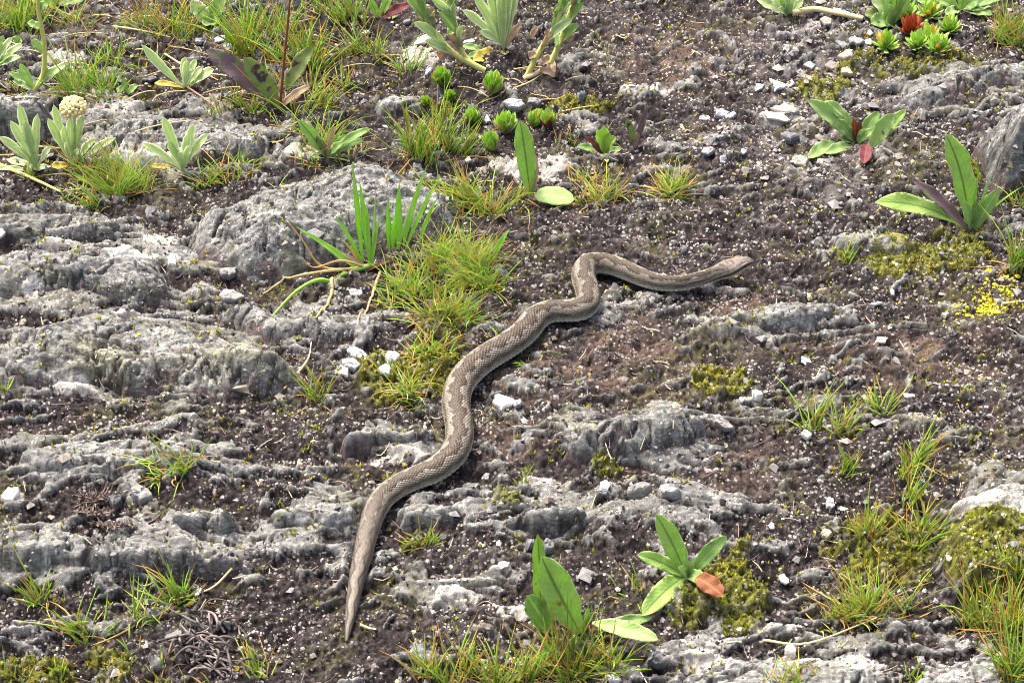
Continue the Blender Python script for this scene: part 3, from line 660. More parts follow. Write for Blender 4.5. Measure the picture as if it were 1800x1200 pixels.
# ------------------------------------------------------------------ plants: leaves, blades, stems
GRP = {}
def leaf_geo(Bp, Tp, w, bend=0.0, fold=0.25, kind='lance', roll=0.0, nl=16, nw=8, nhint=None, wave=0.0, sbend=0.0):
    """closed thin leaf from base Bp to tip Tp; width in metres; bend lifts the middle, sbend swings it sideways"""
    Bp = np.asarray(Bp, float); Tp = np.asarray(Tp, float); ax = Tp - Bp; Ln = np.linalg.norm(ax); ax = ax / Ln
    nh = np.array((0, -0.55, 0.83)) if nhint is None else np.asarray(nhint, float)
    n0 = nh - ax * (nh @ ax)
    if np.linalg.norm(n0) < 0.15: n0 = np.array((0, -1.0, 0.1)) - ax * (np.array((0, -1.0, 0.1)) @ ax)
    n0 /= np.linalg.norm(n0); sd = np.cross(ax, n0)
    n1 = n0 * math.cos(roll) + sd * math.sin(roll); sd = np.cross(ax, n1); n0 = n1
    Cp = (Bp + Tp) / 2 + np.array((0, 0, 1.0)) * bend + sd * sbend
    t = np.linspace(0, 1, nl + 1)[:, None]
    cen = (1 - t) ** 2 * Bp + 2 * t * (1 - t) * Cp + t ** 2 * Tp
    tg = np.gradient(cen, axis=0); tg /= np.linalg.norm(tg, axis=1, keepdims=True)
    nn = n0 - tg * (tg @ n0)[:, None]; nn /= np.linalg.norm(nn, axis=1, keepdims=True); ss_ = np.cross(tg, nn)
    tt = t[:, 0]
    if kind == 'lance': pr = (np.clip(tt, 0, 1) ** 0.75) * ((1 - tt) ** 0.62); pr /= pr.max(); pr = np.maximum(pr, 0.16 * (1 - tt) ** 0.3 * (tt < .5))
    elif kind == 'spoon': pr = 0.25 + 0.75 * sstep(0.05, 0.62, tt); pr = pr * np.sqrt(np.clip(1 - sstep(0.72, 1.0, tt) ** 1.4, 0, 1)); pr[-1] = 0.02
    elif kind == 'oval': pr = np.sqrt(np.clip(1 - (2 * tt - 1) ** 2, 0, 1)) ** 0.9; pr = np.maximum(pr, 0.04)
    elif kind == 'blade': pr = (0.35 + 0.65 * sstep(0, 0.4, tt)) * (1 - tt ** 2.2) ; pr = np.maximum(pr, 0.02)
    else: pr = 1 - tt
    v = np.linspace(-1, 1, nw + 1)[None, :]
    sd0 = abs(float(Tp[0]) * 977 + float(Tp[2]) * 631) % 50
    hw = (w / 2 * pr)[:, None] * (1 + 0.07 * perlin(tt * 9 + sd0, tt * 0 + .3, 77) + 0.04 * perlin(tt * 22 + sd0, tt * 0 + 5.3, 78))[:, None] * (1 + .09 * np.sign(v) * perlin(tt * 5 + sd0, tt * 0 + 2.3, 79)[:, None])
    lift = fold * hw * (np.abs(v) ** 1.4) + wave * hw * np.sin(tt[:, None] * 17 + v * 2.0) * np.abs(v)
    th_ = 0.00032 * (1.25 - np.abs(v)) 
    top = cen[:, None, :] + ss_[:, None, :] * (v * hw)[..., None] + nn[:, None, :] * lift[..., None]
    bot = top - nn[:, None, :] * (th_ + 0 * hw)[..., None]
    r_, c_ = nl + 1, nw + 1; i = np.arange(r_ * c_).reshape(r_, c_); o = r_ * c_
    f1 = np.stack([i[:-1, :-1], i[:-1, 1:], i[1:, 1:], i[1:, :-1]], -1).reshape(-1, 4)
    f2 = f1[:, ::-1] + o
    rim = []
    for a in range(nl):
        rim.append((i[a, 0], i[a + 1, 0], i[a + 1, 0] + o, i[a, 0] + o)); rim.append((i[a + 1, -1], i[a, -1], i[a, -1] + o, i[a + 1, -1] + o))
    uvu = np.broadcast_to(v * 0.5 + 0.5, (r_, c_)); uvv = np.broadcast_to(t, (r_, c_))
    uv = np.stack([uvu, uvv], -1).reshape(-1, 2)
    return np.concatenate([top.reshape(-1, 3), bot.reshape(-1, 3)]), np.concatenate([f1, f2, np.array(rim)]), np.concatenate([uv, uv])
def tube_geo(pts, rads, n=6):
    pts = np.asarray(pts, float); rads = np.asarray(rads, float); k = len(pts)
    tg = np.gradient(pts, axis=0); tg /= np.linalg.norm(tg, axis=1, keepdims=True) + 1e-12
    ref = np.array((0.31, 0.77, 0.55)); a = np.cross(tg, ref); a /= np.linalg.norm(a, axis=1, keepdims=True) + 1e-9; b = np.cross(tg, a)
    an = np.arange(n) * 2 * math.pi / n
    V = pts[:, None, :] + (a[:, None, :] * np.cos(an)[None, :, None] + b[:, None, :] * np.sin(an)[None, :, None]) * rads[:, None, None]
    i = np.arange(k * n).reshape(k, n); j = np.roll(i, -1, 1)
    F = np.stack([i[:-1], j[:-1], j[1:], i[1:]], -1).reshape(-1, 4)
    return V.reshape(-1, 3), F
def tip_point(base, tx, ty, dy=None):
    d = ray(tx, ty)
    if dy is None: dy = 0.0
    t = (base[1] + dy) / d[1]; p = d * t; p[2] += CAM_H
    if p[0] > -0.9 and p[0] < 0.9 and p[2] < surf(np.array([p[0]]), np.array([p[1]]))[0] + 0.005:
        q = hits(tx, ty)[0]; q[2] += 0.004; return q
    return p
def curve_px(base, pxs, dys, sm=8):
    """curve through photograph pixels, each at its own distance behind the base"""
    P = [base]
    for (x, y), dy in zip(pxs, dys):
        d = ray(x, y); t = (base[1] + dy) / d[1]; p = d * t; p[2] += CAM_H; P.append(p)
    return catmull(np.array(P), sm)
straw_c = lin(196, 178, 132); stem_green = lin(150, 168, 92)
def add_leaf(root, base, tip, wpx, mat, dy=None, bend=0.12, fold=0.3, kind='lance', roll=0.0, nhint=None, wave=0.2, sbend=0.0, name='leaf', lift=0.0):
    Tp = tip_point(base, tip[0], tip[1], dy); Tp[2] += lift * .6; Ln = np.linalg.norm(Tp - base); w = wpx * float(mpp(base))
    V, F, uv = leaf_geo(base, Tp, w, bend * Ln, fold, kind, roll, nhint=nhint, wave=wave, sbend=sbend * Ln)
    return obj(name, mesh_np(name, V - np.array(root.location), F, uv=uv), LM[mat], root)
def add_tube(root, pts, rads, col, mat='straw', name='stem', n=6):
    V, F = tube_geo(pts, rads, n)
    c = np.broadcast_to(np.asarray(col), (len(V), 3)) if np.asarray(col).ndim == 1 else np.repeat(col, n, 0)
    return obj(name, mesh_np(name, V - np.array(root.location), F, c), M[mat], root)
def plant(name, label, cat, bpx, leaves, group=None):
    b = hits(bpx[0], bpx[1])[0]; b[2] -= 0.002
    root = empty(name, b); tag(root, label, cat, group)
    for L in leaves:
        tip, w, mat = L[0], L[1], L[2]; kw = dict(L[3]) if len(L) > 3 else {}
        bo = kw.pop('b', None); lift = kw.pop('lift', 0.0)
        base = b.copy()
        if bo is not None:
            base = hits(bo[0], bo[1])[0]; base[2] -= 0.002
        else: base[:2] += rng.normal(0, 0.0012, 2)
        base[2] += lift
        add_leaf(root, base, tip, w, mat, lift=lift, **kw)
    return root, b

# silvery woolly plants
SV = 'silver'
r1, b1 = plant('woolly_plant', 'silvery woolly leaved plant with a cream flower head', 'plant', (66, 296), [
    ((-2, 240), 15, SV, dict(kind='spoon')), ((18, 212), 17, SV, dict(kind='spoon')), ((33, 182), 17, SV, dict(kind='spoon')), ((44, 212), 18, SV, dict(dy=-.01, kind='spoon')),
    ((66, 200), 16, SV, dict(kind='spoon')), ((14, 288), 14, SV, dict(kind='spoon')), ((90, 258), 14, SV, dict(dy=-.015, kind='spoon')), ((24, 258), 14, SV, dict(dy=-.012, kind='spoon')),
    ((84, 208), 16, SV, dict(b=(125, 288), kind='spoon')), ((94, 184), 16, SV, dict(b=(122, 288), dy=.01, kind='spoon')), ((112, 222), 16, SV, dict(b=(125, 288), dy=-.01, kind='spoon')), ((124, 205), 15, SV, dict(b=(126, 288), kind='spoon')),
    ((146, 203), 17, SV, dict(b=(130, 288), kind='spoon')), ((167, 244), 14, SV, dict(b=(130, 290), kind='spoon')), ((204, 242), 14, SV, dict(b=(134, 290), kind='spoon')), ((92, 300), 16, 'yellow', dict(b=(125, 290), kind='spoon')),
    ((118, 250), 15, SV, dict(b=(125, 294), dy=-.02, kind='spoon')), ((60, 305), 12, SV, dict(b=(92, 290), kind='spoon')), ((-20, 305), 12, 'silver', dict(b=(50, 298), kind='blade')), ((140, 262), 13, SV, dict(b=(126, 292), dy=-.015, kind='spoon'))])
fb = hits(128, 290)[0]; stem = curve_px(fb, [(131, 240), (130, 195)], [0, 0])
add_tube(r1, stem, np.linspace(.0022, .0015, len(stem)), lin(170, 180, 120))
fh = stem[-1]; k = float(mpp(fh)); Vl = []; Fl = []; Cl = []; off = 0
for q in range(70):
    a = q * 2.399; z = 1 - 1.55 * (q + .5) / 70; rr = math.sqrt(max(0, 1 - z * z)); R_ = 21 * k
    V, Ft = blob_mesh('f', (.0021, .0021, .0024)); V = V + np.array((rr * math.cos(a) * R_, rr * math.sin(a) * R_, z * R_ * .75 + .004)) + rng.normal(0, .0006, 3)
    Vl.append(V); Fl.append(Ft + off); off += len(V); Cl.append(np.broadcast_to(mix(lin(226, 216, 160), lin(196, 170, 110), np.array(rng.random() * (1 if z < .3 else .5))), (len(V), 3)))
fo = obj('flower_head', mesh_np('flower_head', np.concatenate(Vl) + fh - np.array(r1.location), np.concatenate(Fl), np.concatenate(Cl)), M['lichen'], r1)
plant('woolly_plant', 'silvery woolly leaf rosette without flowers, beside grass on the speckled ledge', 'plant', (322, 300), [
    ((250, 252), 16, SV, dict(kind='spoon')), ((286, 205), 18, SV, dict(kind='spoon')), ((296, 247), 16, SV, dict(dy=-.01, kind='spoon')), ((340, 218), 17, SV, dict(dy=.008, kind='spoon')), ((333, 234), 17, SV, dict(kind='spoon')),
    ((366, 235), 16, SV, dict(kind='spoon')), ((318, 266), 14, SV, dict(dy=-.015, kind='spoon')), ((336, 256), 15, SV, dict(dy=-.012, kind='spoon')), ((262, 292), 10, 'yellow', dict(kind='spoon'))])
plant('woolly_plant', 'small silvery rosette with one long leaf, beside the dark purple leaves', 'plant', (326, 154), [
    ((248, 78), 17, SV, dict(kind='spoon', bend=-.08)), ((330, 106), 16, SV, dict(dy=-.005, kind='spoon')), ((325, 100), 14, SV, dict(dy=.006, kind='spoon')), ((345, 104), 14, SV, dict(dy=.01, kind='spoon')), ((342, 122), 13, SV, dict(dy=-.01, kind='spoon')),
    ((376, 122), 19, SV, dict(kind='spoon')), ((272, 154), 11, 'yellow', dict(kind='spoon')), ((356, 118), 14, SV, dict(kind='spoon', dy=.005))])
# tall pale stem at the top left
r, b = plant('stemmed_plant', 'tall pale green stalk with narrow leaves beside the white crusted rock', 'plant', (60, 158), [
    ((16, 128), 14, 'light', {}), ((118, 112), 17, 'silver', {}), ((35, 112), 15, 'light', {}), ((92, 122), 13, 'light', {}), ((22, 142), 12, 'silver', {})])
stem = curve_px(b, [(76, 132), (78, 80), (68, 20), (66, -40)], [0, 0, 0, 0])
add_tube(r, stem, np.linspace(.0030, .0022, len(stem)), lin(186, 190, 104))
for tip, w, i_ in [((48, 40), 14, 20), ((55, 70), 16, 14), ((82, 5), 15, 24), ((64, -30), 16, 26)]:
    add_leaf(r, stem[min(i_, len(stem) - 1)], tip, w, 'light', bend=.1)
plant('leafy_plant', 'pale leaved clump behind the tall pale stalk', 'plant', (-10, 120), [((40, 78), 14, 'silver', dict(kind='spoon')), ((22, 66), 13, 'silver', dict(kind='spoon')), ((6, 62), 12, 'light', {}), ((36, 100), 13, 'silver', dict(kind='spoon', dy=-.01)), ((20, 96), 12, 'light', dict(dy=-.01))])
plant('leafy_plant', 'low broad leaf clump among grass behind the tall pale stalk', 'plant', (95, 12), [((148, 6), 20, 'mid', {}), ((130, -6), 16, 'olive', {}), ((50, 2), 18, 'green', {}), ((100, -22), 16, 'green', {}), ((36, 66), 22, 'green', dict(b=(30, 80)))])
plant('leafy_plant', 'small blunt leaf sprig beside the white crusted rock', 'plant', (222, 166), [((242, 150), 13, 'light', {}), ((206, 162), 14, 'light', {}), ((216, 136), 10, 'mid', {})])
plant('leafy_plant', 'round pale leaves beside grass behind the dark purple leaves', 'plant', (372, 40), [((395, -6), 26, 'light', dict(kind='oval')), ((382, 12), 30, 'light', dict(kind='oval')), ((335, 4), 28, 'silver', dict(kind='oval')), ((362, 46), 26, 'light', dict(kind='oval', dy=-.02))])
# dark leaved plant with red stalk
r, b = plant('dock_plant', 'plant with a tall red brown stalk and purple tinged leaves', 'plant', (492, 188), [
    ((362, 88), 40, 'purple', dict(fold=.2, b=(486, 185))), ((428, 102), 34, 'olive', dict(dy=-.01)), ((550, 84), 30, 'olive', dict(b=(502, 160))), ((545, 152), 16, 'dry', {}), ((530, 168), 12, 'red', {})])
stem = curve_px(b, [(498, 120), (505, 50), (512, -30)], [0, 0, 0]); add_tube(r, stem, np.linspace(.0017, .0011, len(stem)), lin(120, 74, 54))
plant('leafy_plant', 'rosette of pointed leaves just behind the large smooth boulder', 'plant', (574, 274), [
    ((524, 212), 22, 'green', dict(fold=.5)), ((652, 226), 17, 'mid', {}), ((640, 246), 14, 'light', {}), ((588, 222), 9, 'dry', {}), ((602, 252), 16, 'light', dict(dy=-.012)), ((556, 240), 13, 'olive', {}), ((610, 236), 12, 'mid', {}), ((545, 282), 10, 'light', {})])
plant('leafy_plant', 'dark red edged leaves lying beside grass near grey chips', 'plant', (668, 30), [((722, 8), 20, 'red', dict(bend=.05)), ((700, 32), 18, 'olive', dict(bend=.05)), ((690, -12), 18, 'green', {}), ((650, 0), 14, 'green', {})])
# big woolly plant, top middle
r, b = plant('woolly_plant', 'large woolly plant with upright silvery leaves and withered curling stalks', 'plant', (884, 84), [
    ((812, 18), 17, SV, dict(kind='spoon', dy=-.01)), ((832, -10), 18, SV, {}), ((850, -60), 20, SV, dict(dy=.01)), ((868, -90), 20, SV, dict(dy=.015)), ((898, -80), 20, SV, {}), ((908, -30), 16, SV, {}), ((918, -60), 17, SV, dict(dy=.01)), ((880, -50), 18, SV, dict(dy=-.008)),
    ((842, 55), 16, SV, dict(kind='spoon', dy=-.012)), ((812, 88), 13, 'mid', dict(b=(858, 92))), ((822, 108), 12, 'mid', dict(b=(852, 94))), ((832, 114), 26, 'yellow', dict(b=(880, 90), kind='lance')), ((918, 40), 13, 'dry', {}), ((945, 48), 11, 'dry', dict(b=(932, 68))), ((888, 104), 14, 'dry', dict(b=(888, 90)))])
def stalk(root, bpx, pts, r0, r1, col, withered, fresh=()):
    sb = hits(*bpx)[0]; st_ = curve_px(sb, pts, [0.004 * (i + 1) for i in range(len(pts))]); stk_ = add_tube(root, st_, np.linspace(r0, r1, len(st_)), col, name='stalk', n=8); before = set(root.children)
    for i_, tip, w in withered: add_leaf(root, st_[int(i_ * (len(st_) - 1))], tip, w, 'dry', bend=.35, fold=.9, wave=.3, name='withered_leaf')
    for i_, tip, w in fresh: add_leaf(root, st_[int(i_ * (len(st_) - 1))], tip, w, 'light', bend=.1, fold=.5)
    if len(pts) > 2:
        for q in range(7):                                             # clasping leaves along the stalk
            i_ = int((.28 + .09 * q) * (len(st_) - 1)); p = st_[i_]; d_ = st_[min(i_ + 4, len(st_) - 1)] - p; d_ /= np.linalg.norm(d_)
            sg_ = 1 if q % 2 else -1; L_ = rng.uniform(.026, .040); e = p + d_ * L_ * .9 + np.array((sg_ * L_ * rng.uniform(.1, .45), rng.normal(-.15, .2) * L_, 0))
            V, F, uv = leaf_geo(p, e, L_ * rng.uniform(.24, .34), .1 * L_, .7, 'lance', nhint=(-sg_ * .5, -.7, .3), wave=.1); obj('leaf', mesh_np('leaf', V - np.array(root.location), F, uv=uv), LM[('silver', 'light', 'dry')[int(rng.choice(3, p=(.5, .32, .18)))]], root)
    for ch in list(root.children):
        if ch not in before: ch.parent = stk_
yg = lin(180, 180, 108)
stalk(r, (852, 126), [(800, 96), (768, 62), (742, 18), (720, -40)], .0036, .0026, yg, [(.35, (762, 92), 16), (.35, (775, 108), 15), (.62, (765, 30), 14), (.66, (764, 16), 14)], [(.6, (732, -5), 15), (.55, (745, 20), 14)])
stalk(r, (846, 124), [(814, 96), (802, 50), (790, 10), (780, -50)], .0034, .0026, yg, [(.3, (808, 122), 14), (.3, (790, 62), 16), (.45, (820, 52), 13)], [(.62, (776, 2), 17), (.7, (800, -10), 17), (.5, (788, 62), 15)])
stalk(r, (925, 138), [(950, 88), (975, 48), (990, 5), (1004, -50)], .0034, .0026, yg, [(.15, (955, 100), 16), (.2, (930, 102), 15), (.4, (965, 52), 14)], [(.6, (978, 14), 18), (.7, (1000, -20), 20)])
stalk(r, (962, 126), [(978, 90), (994, 48), (1010, 0), (1022, -50)], .0034, .0026, yg, [(.1, (970, 140), 16), (.15, (955, 120), 18), (.4, (1008, 70), 18), (.35, (1002, 78), 14)], [(.5, (1000, 30), 20), (.7, (1020, -20), 22)])
stalk(r, (920, 140), [(945, 128), (952, 122)], .003, .002, lin(190, 172, 140), [(.6, (975, 142), 14)])
# single tall leaf
plant('leafy_plant', 'single upright pointed leaf with a rounded leaf folded down beside it', 'plant', (936, 346), [
    ((914, 212), 35, 'green', dict(fold=.35, dy=.006)), ((942, 272), 14, 'dry', dict(dy=.012)), ((1008, 366), 40, 'light', dict(b=(940, 354), kind='oval', bend=.12, fold=.1, wave=.02, lift=.009, nhint=(0, -.35, 1))), ((945, 348), 14, 'dry', dict(b=(930, 352)))])
# small bud plant and purple sprig
plant('leafy_plant', 'small plant with green bud leaves and a red tip, next to the purple sprig', 'plant', (1062, 268), [
    ((1060, 222), 22, 'bud', dict(fold=.6)), ((1050, 228), 16, 'bud', dict(fold=.6, dy=.006)), ((1070, 232), 16, 'bud', dict(fold=.6, dy=-.004)), ((1082, 240), 17, 'green', dict(kind='oval')), ((1014, 264), 15, 'mid', {}), ((1028, 240), 10, 'red', {}), ((1092, 268), 13, 'mid', {}), ((1068, 292), 12, 'green', dict(dy=-.02)), ((1040, 250), 12, 'purple', {})])
plant('leafy_plant', 'dark purple sprig of narrow upright leaves in the soil', 'plant', (1118, 260), [((1100, 208), 13, 'olive', dict(fold=.6)), ((1138, 190), 11, 'purple', dict(fold=.6)), ((1095, 238), 12, 'purple', {}), ((1136, 244), 10, 'purple', {}), ((1122, 232), 9, 'dry', {})])
# spotted rosette on the right
plant('leafy_plant', 'rosette of spotted green leaves with one dark red leaf in front', 'plant', (1506, 250), [
    ((1420, 178), 32, 'spotted', dict(fold=.4)), ((1440, 186), 22, 'spotted', dict(dy=.012, bend=.5)), ((1470, 212), 22, 'mid', dict(dy=-.006)), ((1572, 200), 30, 'spotted', dict(b=(1530, 262))), ((1592, 194), 20, 'green', dict(b=(1548, 240), dy=.005)), ((1545, 196), 22, 'mid', dict(dy=.01)), ((1420, 284), 24, 'spotted', dict(b=(1470, 250))),
    ((1450, 276), 20, 'light', dict(b=(1500, 256))), ((1520, 226), 14, 'light', dict(dy=-.01)), ((1500, 208), 12, 'rust', {}), ((1516, 302), 24, 'red', dict(b=(1522, 266), bend=.15, lift=.008, nhint=(0, -.4, 1))), ((1536, 228), 16, 'light', dict(dy=-.012)), ((1476, 244), 14, 'olive', dict(dy=-.01)), ((1512, 214), 10, 'red', dict(dy=.004))])
# big leaved plant on the right
plant('leafy_plant', 'plant with two big smooth green leaves beside the dark striped boulder', 'plant', (1706, 404), [
    ((1538, 356), 34, 'green', dict(bend=.22, fold=.25, kind='spoon')), ((1662, 236), 44, 'green', dict(fold=.3, dy=.012, b=(1704, 396), sbend=.05)), ((1604, 318), 22, 'purple', dict(dy=.012)), ((1756, 332), 22, 'mid', dict(b=(1712, 404))), ((1736, 342), 14, 'light', dict(dy=.006)), ((1692, 352), 17, 'light', dict(dy=-.008)), ((1716, 352), 13, 'mid', dict(dy=-.004)), ((1800, 326), 5, 'blade', dict(kind='blade')), ((1722, 282), 5, 'blade', dict(kind='blade')), ((1744, 300), 5, 'blade', dict(kind='blade'))])
# rosette, lower middle right
plant('leafy_plant', 'bright green leaf rosette with one rust brown leaf', 'plant', (1206, 1012), [
    ((1153, 904), 38, 'green', dict(fold=.35, dy=.008)), ((1120, 974), 27, 'green', dict(bend=.14, dy=.0, fold=.35)), ((1128, 1090), 38, 'green', dict(bend=.16, fold=.35, dy=-.03)), ((1278, 942), 27, 'mid', dict(fold=.4)), ((1240, 1028), 25, 'light', dict(bend=.4, dy=-.02, kind='oval')), ((1200, 978), 15, 'light', dict(dy=-.006)),
    ((1192, 998), 16, 'light', dict(dy=-.018)), ((1268, 1064), 36, 'rust', dict(b=(1222, 1030), bend=.12, kind='oval', lift=.012, nhint=(.1, -.5, 1))), ((1218, 984), 13, 'light', {})])
# pointed leaf plant, bottom
plant('leafy_plant', 'plant with broad pointed leaves rising out of bottom grass', 'plant', (1026, 1112), [
    ((945, 938), 26, 'green', dict(b=(952, 1096), fold=.8, dy=.004, kind='lance')), ((952, 978), 58, 'green', dict(fold=.25, b=(1022, 1112), sbend=-.06)), ((926, 1046), 42, 'mid', dict(b=(968, 1112), fold=.3)), ((1156, 1140), 32, 'light', dict(b=(1040, 1108), bend=.08, lift=.010, nhint=(0, -.4, 1))), ((1146, 1092), 22, 'mid', dict(b=(1046, 1104), bend=.08, dy=.01)), ((1034, 1066), 11, 'green', dict(fold=.7)), ((1002, 1140), 16, 'light', dict(dy=-.02)), ((1060, 1090), 14, 'red', dict(dy=.006)), ((1042, 1080), 10, 'mid', dict(fold=.8))])
# top right group
r, b = plant('woolly_plant', 'pale woolly plant with a bare stalk lying over grey chips', 'plant', (1384, 26), [((1330, 0), 20, 'silver', {}), ((1345, -20), 20, 'silver', {}), ((1372, -30), 20, 'light', {}), ((1400, -25), 18, 'silver', {}), ((1412, 0), 16, 'silver', {}), ((1368, 16), 14, 'silver', dict(dy=-.01)), ((1392, 6), 13, 'light', dict(dy=-.01))])
sb = hits(1392, 28)[0]; sb[2] += .003; st_ = [sb]
for q in ((1430, 24), (1470, 30), (1516, 40)):
    h_ = hits(*q)[0]; h_[2] += .005; st_.append(h_)
add_tube(r, catmull(np.array(st_), 6), np.linspace(.0035, .0028, 19), lin(190, 172, 130), n=8)
plant('leafy_plant', 'dull green broad leaved clump behind the bright stonecrop at right', 'plant', (1570, 42), [((1530, -10), 24, 'silver', dict(dy=.01)), ((1545, -25), 20, 'light', {}), ((1580, -30), 24, 'green', {}), ((1518, 32), 28, 'olive', dict(bend=.2)), ((1530, 48), 30, 'mid', dict(bend=.25, dy=-.02)), ((1560, 52), 28, 'mid', dict(bend=.3, dy=-.02)), ((1604, -18), 18, 'green', {}), ((1562, 8), 18, 'light', dict(dy=-.008))])
plant('leafy_plant', 'spreading green leaves at the end of the mossy ledge', 'plant', (1690, 18), [((1660, 34), 18, 'light', dict(bend=.2)), ((1640, -6), 22, 'green', {}), ((1612, 2), 22, 'green', {}), ((1720, 0), 22, 'mid', {}), ((1752, 4), 24, 'light', {}), ((1770, -6), 20, 'mid', {}), ((1745, 26), 16, 'mid', dict(dy=-.012)), ((1700, -30), 22, 'green', {})])

# stonecrop rosettes: buds of pointed overlapping leaves
V_, F_, uv_ = leaf_geo((0, 0, 0), (0, 0, 1), 0.46, 0.0, 0.5, 'lance', nhint=(0, -1, 0), nl=6, nw=4)
LEAFT = {}
def bud_leaf(mat):
    if mat not in LEAFT:
        me = mesh_np('leaf_' + mat, V_, F_, uv=uv_); me.materials.append(LM[mat]); LEAFT[mat] = me
    return LEAFT[mat]
def bud(px, py, dpx, label, mat='bud', open_=0.35, lean=(0, 0), group='stonecrop rosettes by the woolly plant', n=20):
    dpx = dpx * rng.uniform(.9, 1.25); open_ = open_ * rng.uniform(.8, 1.5); b = hits(px, py + dpx * 0.42)[0]; k = float(mpp(b)); R_ = dpx * k
    root = empty('stonecrop', b); tag(root, label, 'stonecrop', group)
    root.rotation_euler = (lean[0], lean[1], rng.random() * 6)
    n = n + 6
    for q in range(n):
        f = q / (n - 1); az = q * 2.399963 + rng.normal(0, .15); tilt = (0.06 + open_ * 1.9 * f ** 0.8) ; L = R_ * (0.95 - 0.30 * f) * rng.uniform(.9, 1.1)
        o = bpy.data.objects.new('leaf', bud_leaf((mat if rng.random() < .75 or mat != 'bud' else ('light', 'blade', 'yellow')[int(rng.integers(0, 3))]) if f < .84 else ('dry', 'red', 'olive', 'dry')[int(rng.integers(0, 4))])); C.objects.link(o); o.parent = root
        o.scale = (L * rng.uniform(.62, .85), L * 0.9, L)
        o.rotation_euler = (0, 0, 0); o.rotation_mode = 'XYZ'
        o.rotation_euler = (tilt, 0, az)
        o.location = (math.sin(az) * R_ * 0.10 * f, -math.cos(az) * R_ * 0.10 * f, R_ * 0.10 * (1 - f))
    return root
for a in [(776, 136, 38, 'bright green stonecrop bud beside a blue grey chip', .30), (865, 146, 40, 'spiky bright green stonecrop bud under the withered stalks', .30), (750, 180, 26, 'small stonecrop bud rising from the grass behind the boulder', .25),
          (795, 166, 22, 'tiny stonecrop bud on a thin shoot above the grass', .3), (832, 204, 32, 'stonecrop bud beside the grass, touching a dark chip', .35), (888, 216, 40, 'stonecrop bud left of the joined pair', .3),
          (938, 208, 36, 'left stonecrop bud of the joined pair with reddish stems', .25), (966, 210, 32, 'right stonecrop bud of the joined pair with reddish stems', .25), (870, 248, 40, 'lowest stonecrop bud lying behind the single upright leaf', .3)]:
    bud(a[0], a[1], a[2], a[3], 'bud', a[4], (rng.uniform(-.3, .3), rng.uniform(-.35, .35)))
g2 = 'stonecrop rosettes on the mossy bank'
for a in [(1556, 70, 38, 'open stonecrop rosette at the left end of the mossy bank', .75), (1634, 62, 40, 'brightest stonecrop rosette on the mossy bank', .8), (1612, 70, 34, 'stonecrop rosette just below the orange leaves', .75), (1648, 76, 30, 'low stonecrop rosette at the edge of dark moss', .8),
          (1590, 18, 34, 'stonecrop rosette behind the orange leaves', .6), (1668, 42, 28, 'stonecrop rosette under the spreading leaves', .6), (1632, 16, 34, 'stonecrop rosette between spreading leaves and orange leaves', .7)]:
    bud(a[0], a[1], a[2], a[3], 'bud', a[4], (0, 0), g2, 22)
bud(1600, 44, 34, 'orange withered stonecrop rosette on the mossy bank', 'orange', .6, (0, 0), g2, 18)

# broad bladed grass clump
r, b = plant('broad_grass', 'clump of broad bright grass blades with dry arching straws beside the boulder', 'grass', (652, 472), [
    ((619, 284), 12, 'blade', dict(kind='blade', b=(638, 462), dy=-.006)), ((632, 318), 13, 'blade', dict(kind='blade', b=(650, 462), dy=-.008)), ((520, 398), 13, 'blade', dict(kind='blade', b=(632, 474), bend=.06)), ((702, 320), 15, 'blade', dict(kind='blade', b=(700, 440), dy=-.004)), ((682, 348), 11, 'blade', dict(kind='blade', b=(684, 440), dy=-.01)),
    ((752, 288), 11, 'blade', dict(kind='blade', b=(708, 436))), ((776, 308), 10, 'blade', dict(kind='blade', b=(712, 438))), ((770, 345), 9, 'blade', dict(kind='blade', b=(735, 430))), ((695, 372), 10, 'blade', dict(kind='blade', b=(690, 440), dy=.004)), ((668, 380), 9, 'blade', dict(kind='blade', dy=.004)),
    ((645, 352), 8, 'blade', dict(kind='blade', dy=.006)), ((585, 372), 9, 'blade', dict(kind='blade', b=(640, 466), bend=.1)), ((728, 350), 8, 'light', dict(kind='blade', b=(700, 438), bend=.12)), ((660, 330), 7, 'light', dict(kind='blade', b=(655, 466), bend=-.05)), ((600, 420), 7, 'yellow', dict(kind='blade', b=(640, 470), bend=.15)), ((896, 402), 13, 'blade', dict(kind='blade', b=(866, 455))), ((560, 430), 8, 'dry', dict(kind='blade', bend=.05)), ((690, 458), 8, 'rust', dict(kind='blade', b=(640, 478)))])
def arch(root, bpx, pts, dys, w0, mat_col, name='dry_blade'):
    sb = hits(*bpx)[0]; c_ = curve_px(sb, pts, dys, 8); c_[1:, 2] = np.maximum(c_[1:, 2], surf(c_[1:, 0], c_[1:, 1]) + .002); add_tube(root, c_, np.linspace(w0, w0 * .35, len(c_)), mat_col, 'grass', name, 4)
arch(r, (660, 466), [(600, 497), (560, 492), (520, 512), (478, 556)], [-.012, -.03, -.055, -.085], .0030, lin(150, 190, 90), 'arching_blade')
arch(r, (650, 468), [(590, 500), (585, 530), (572, 580), (545, 606)], [-.015, -.04, -.07, -.09], .0022, lin(206, 190, 140))
arch(r, (655, 470), [(570, 470), (530, 420), (505, 388)], [-.005, -.005, -.005], .0016, lin(200, 176, 122))
arch(r, (650, 470), [(560, 478), (500, 492), (462, 518)], [-.01, -.02, -.03], .0016, lin(206, 188, 140))
arch(r, (668, 480), [(668, 520), (652, 560), (632, 606)], [-.01, -.05, -.09], .0020, lin(206, 186, 140))
arch(r, (650, 472), [(600, 458), (552, 470), (530, 452)], [-.004, -.01, -.01], .0014, lin(196, 170, 120))
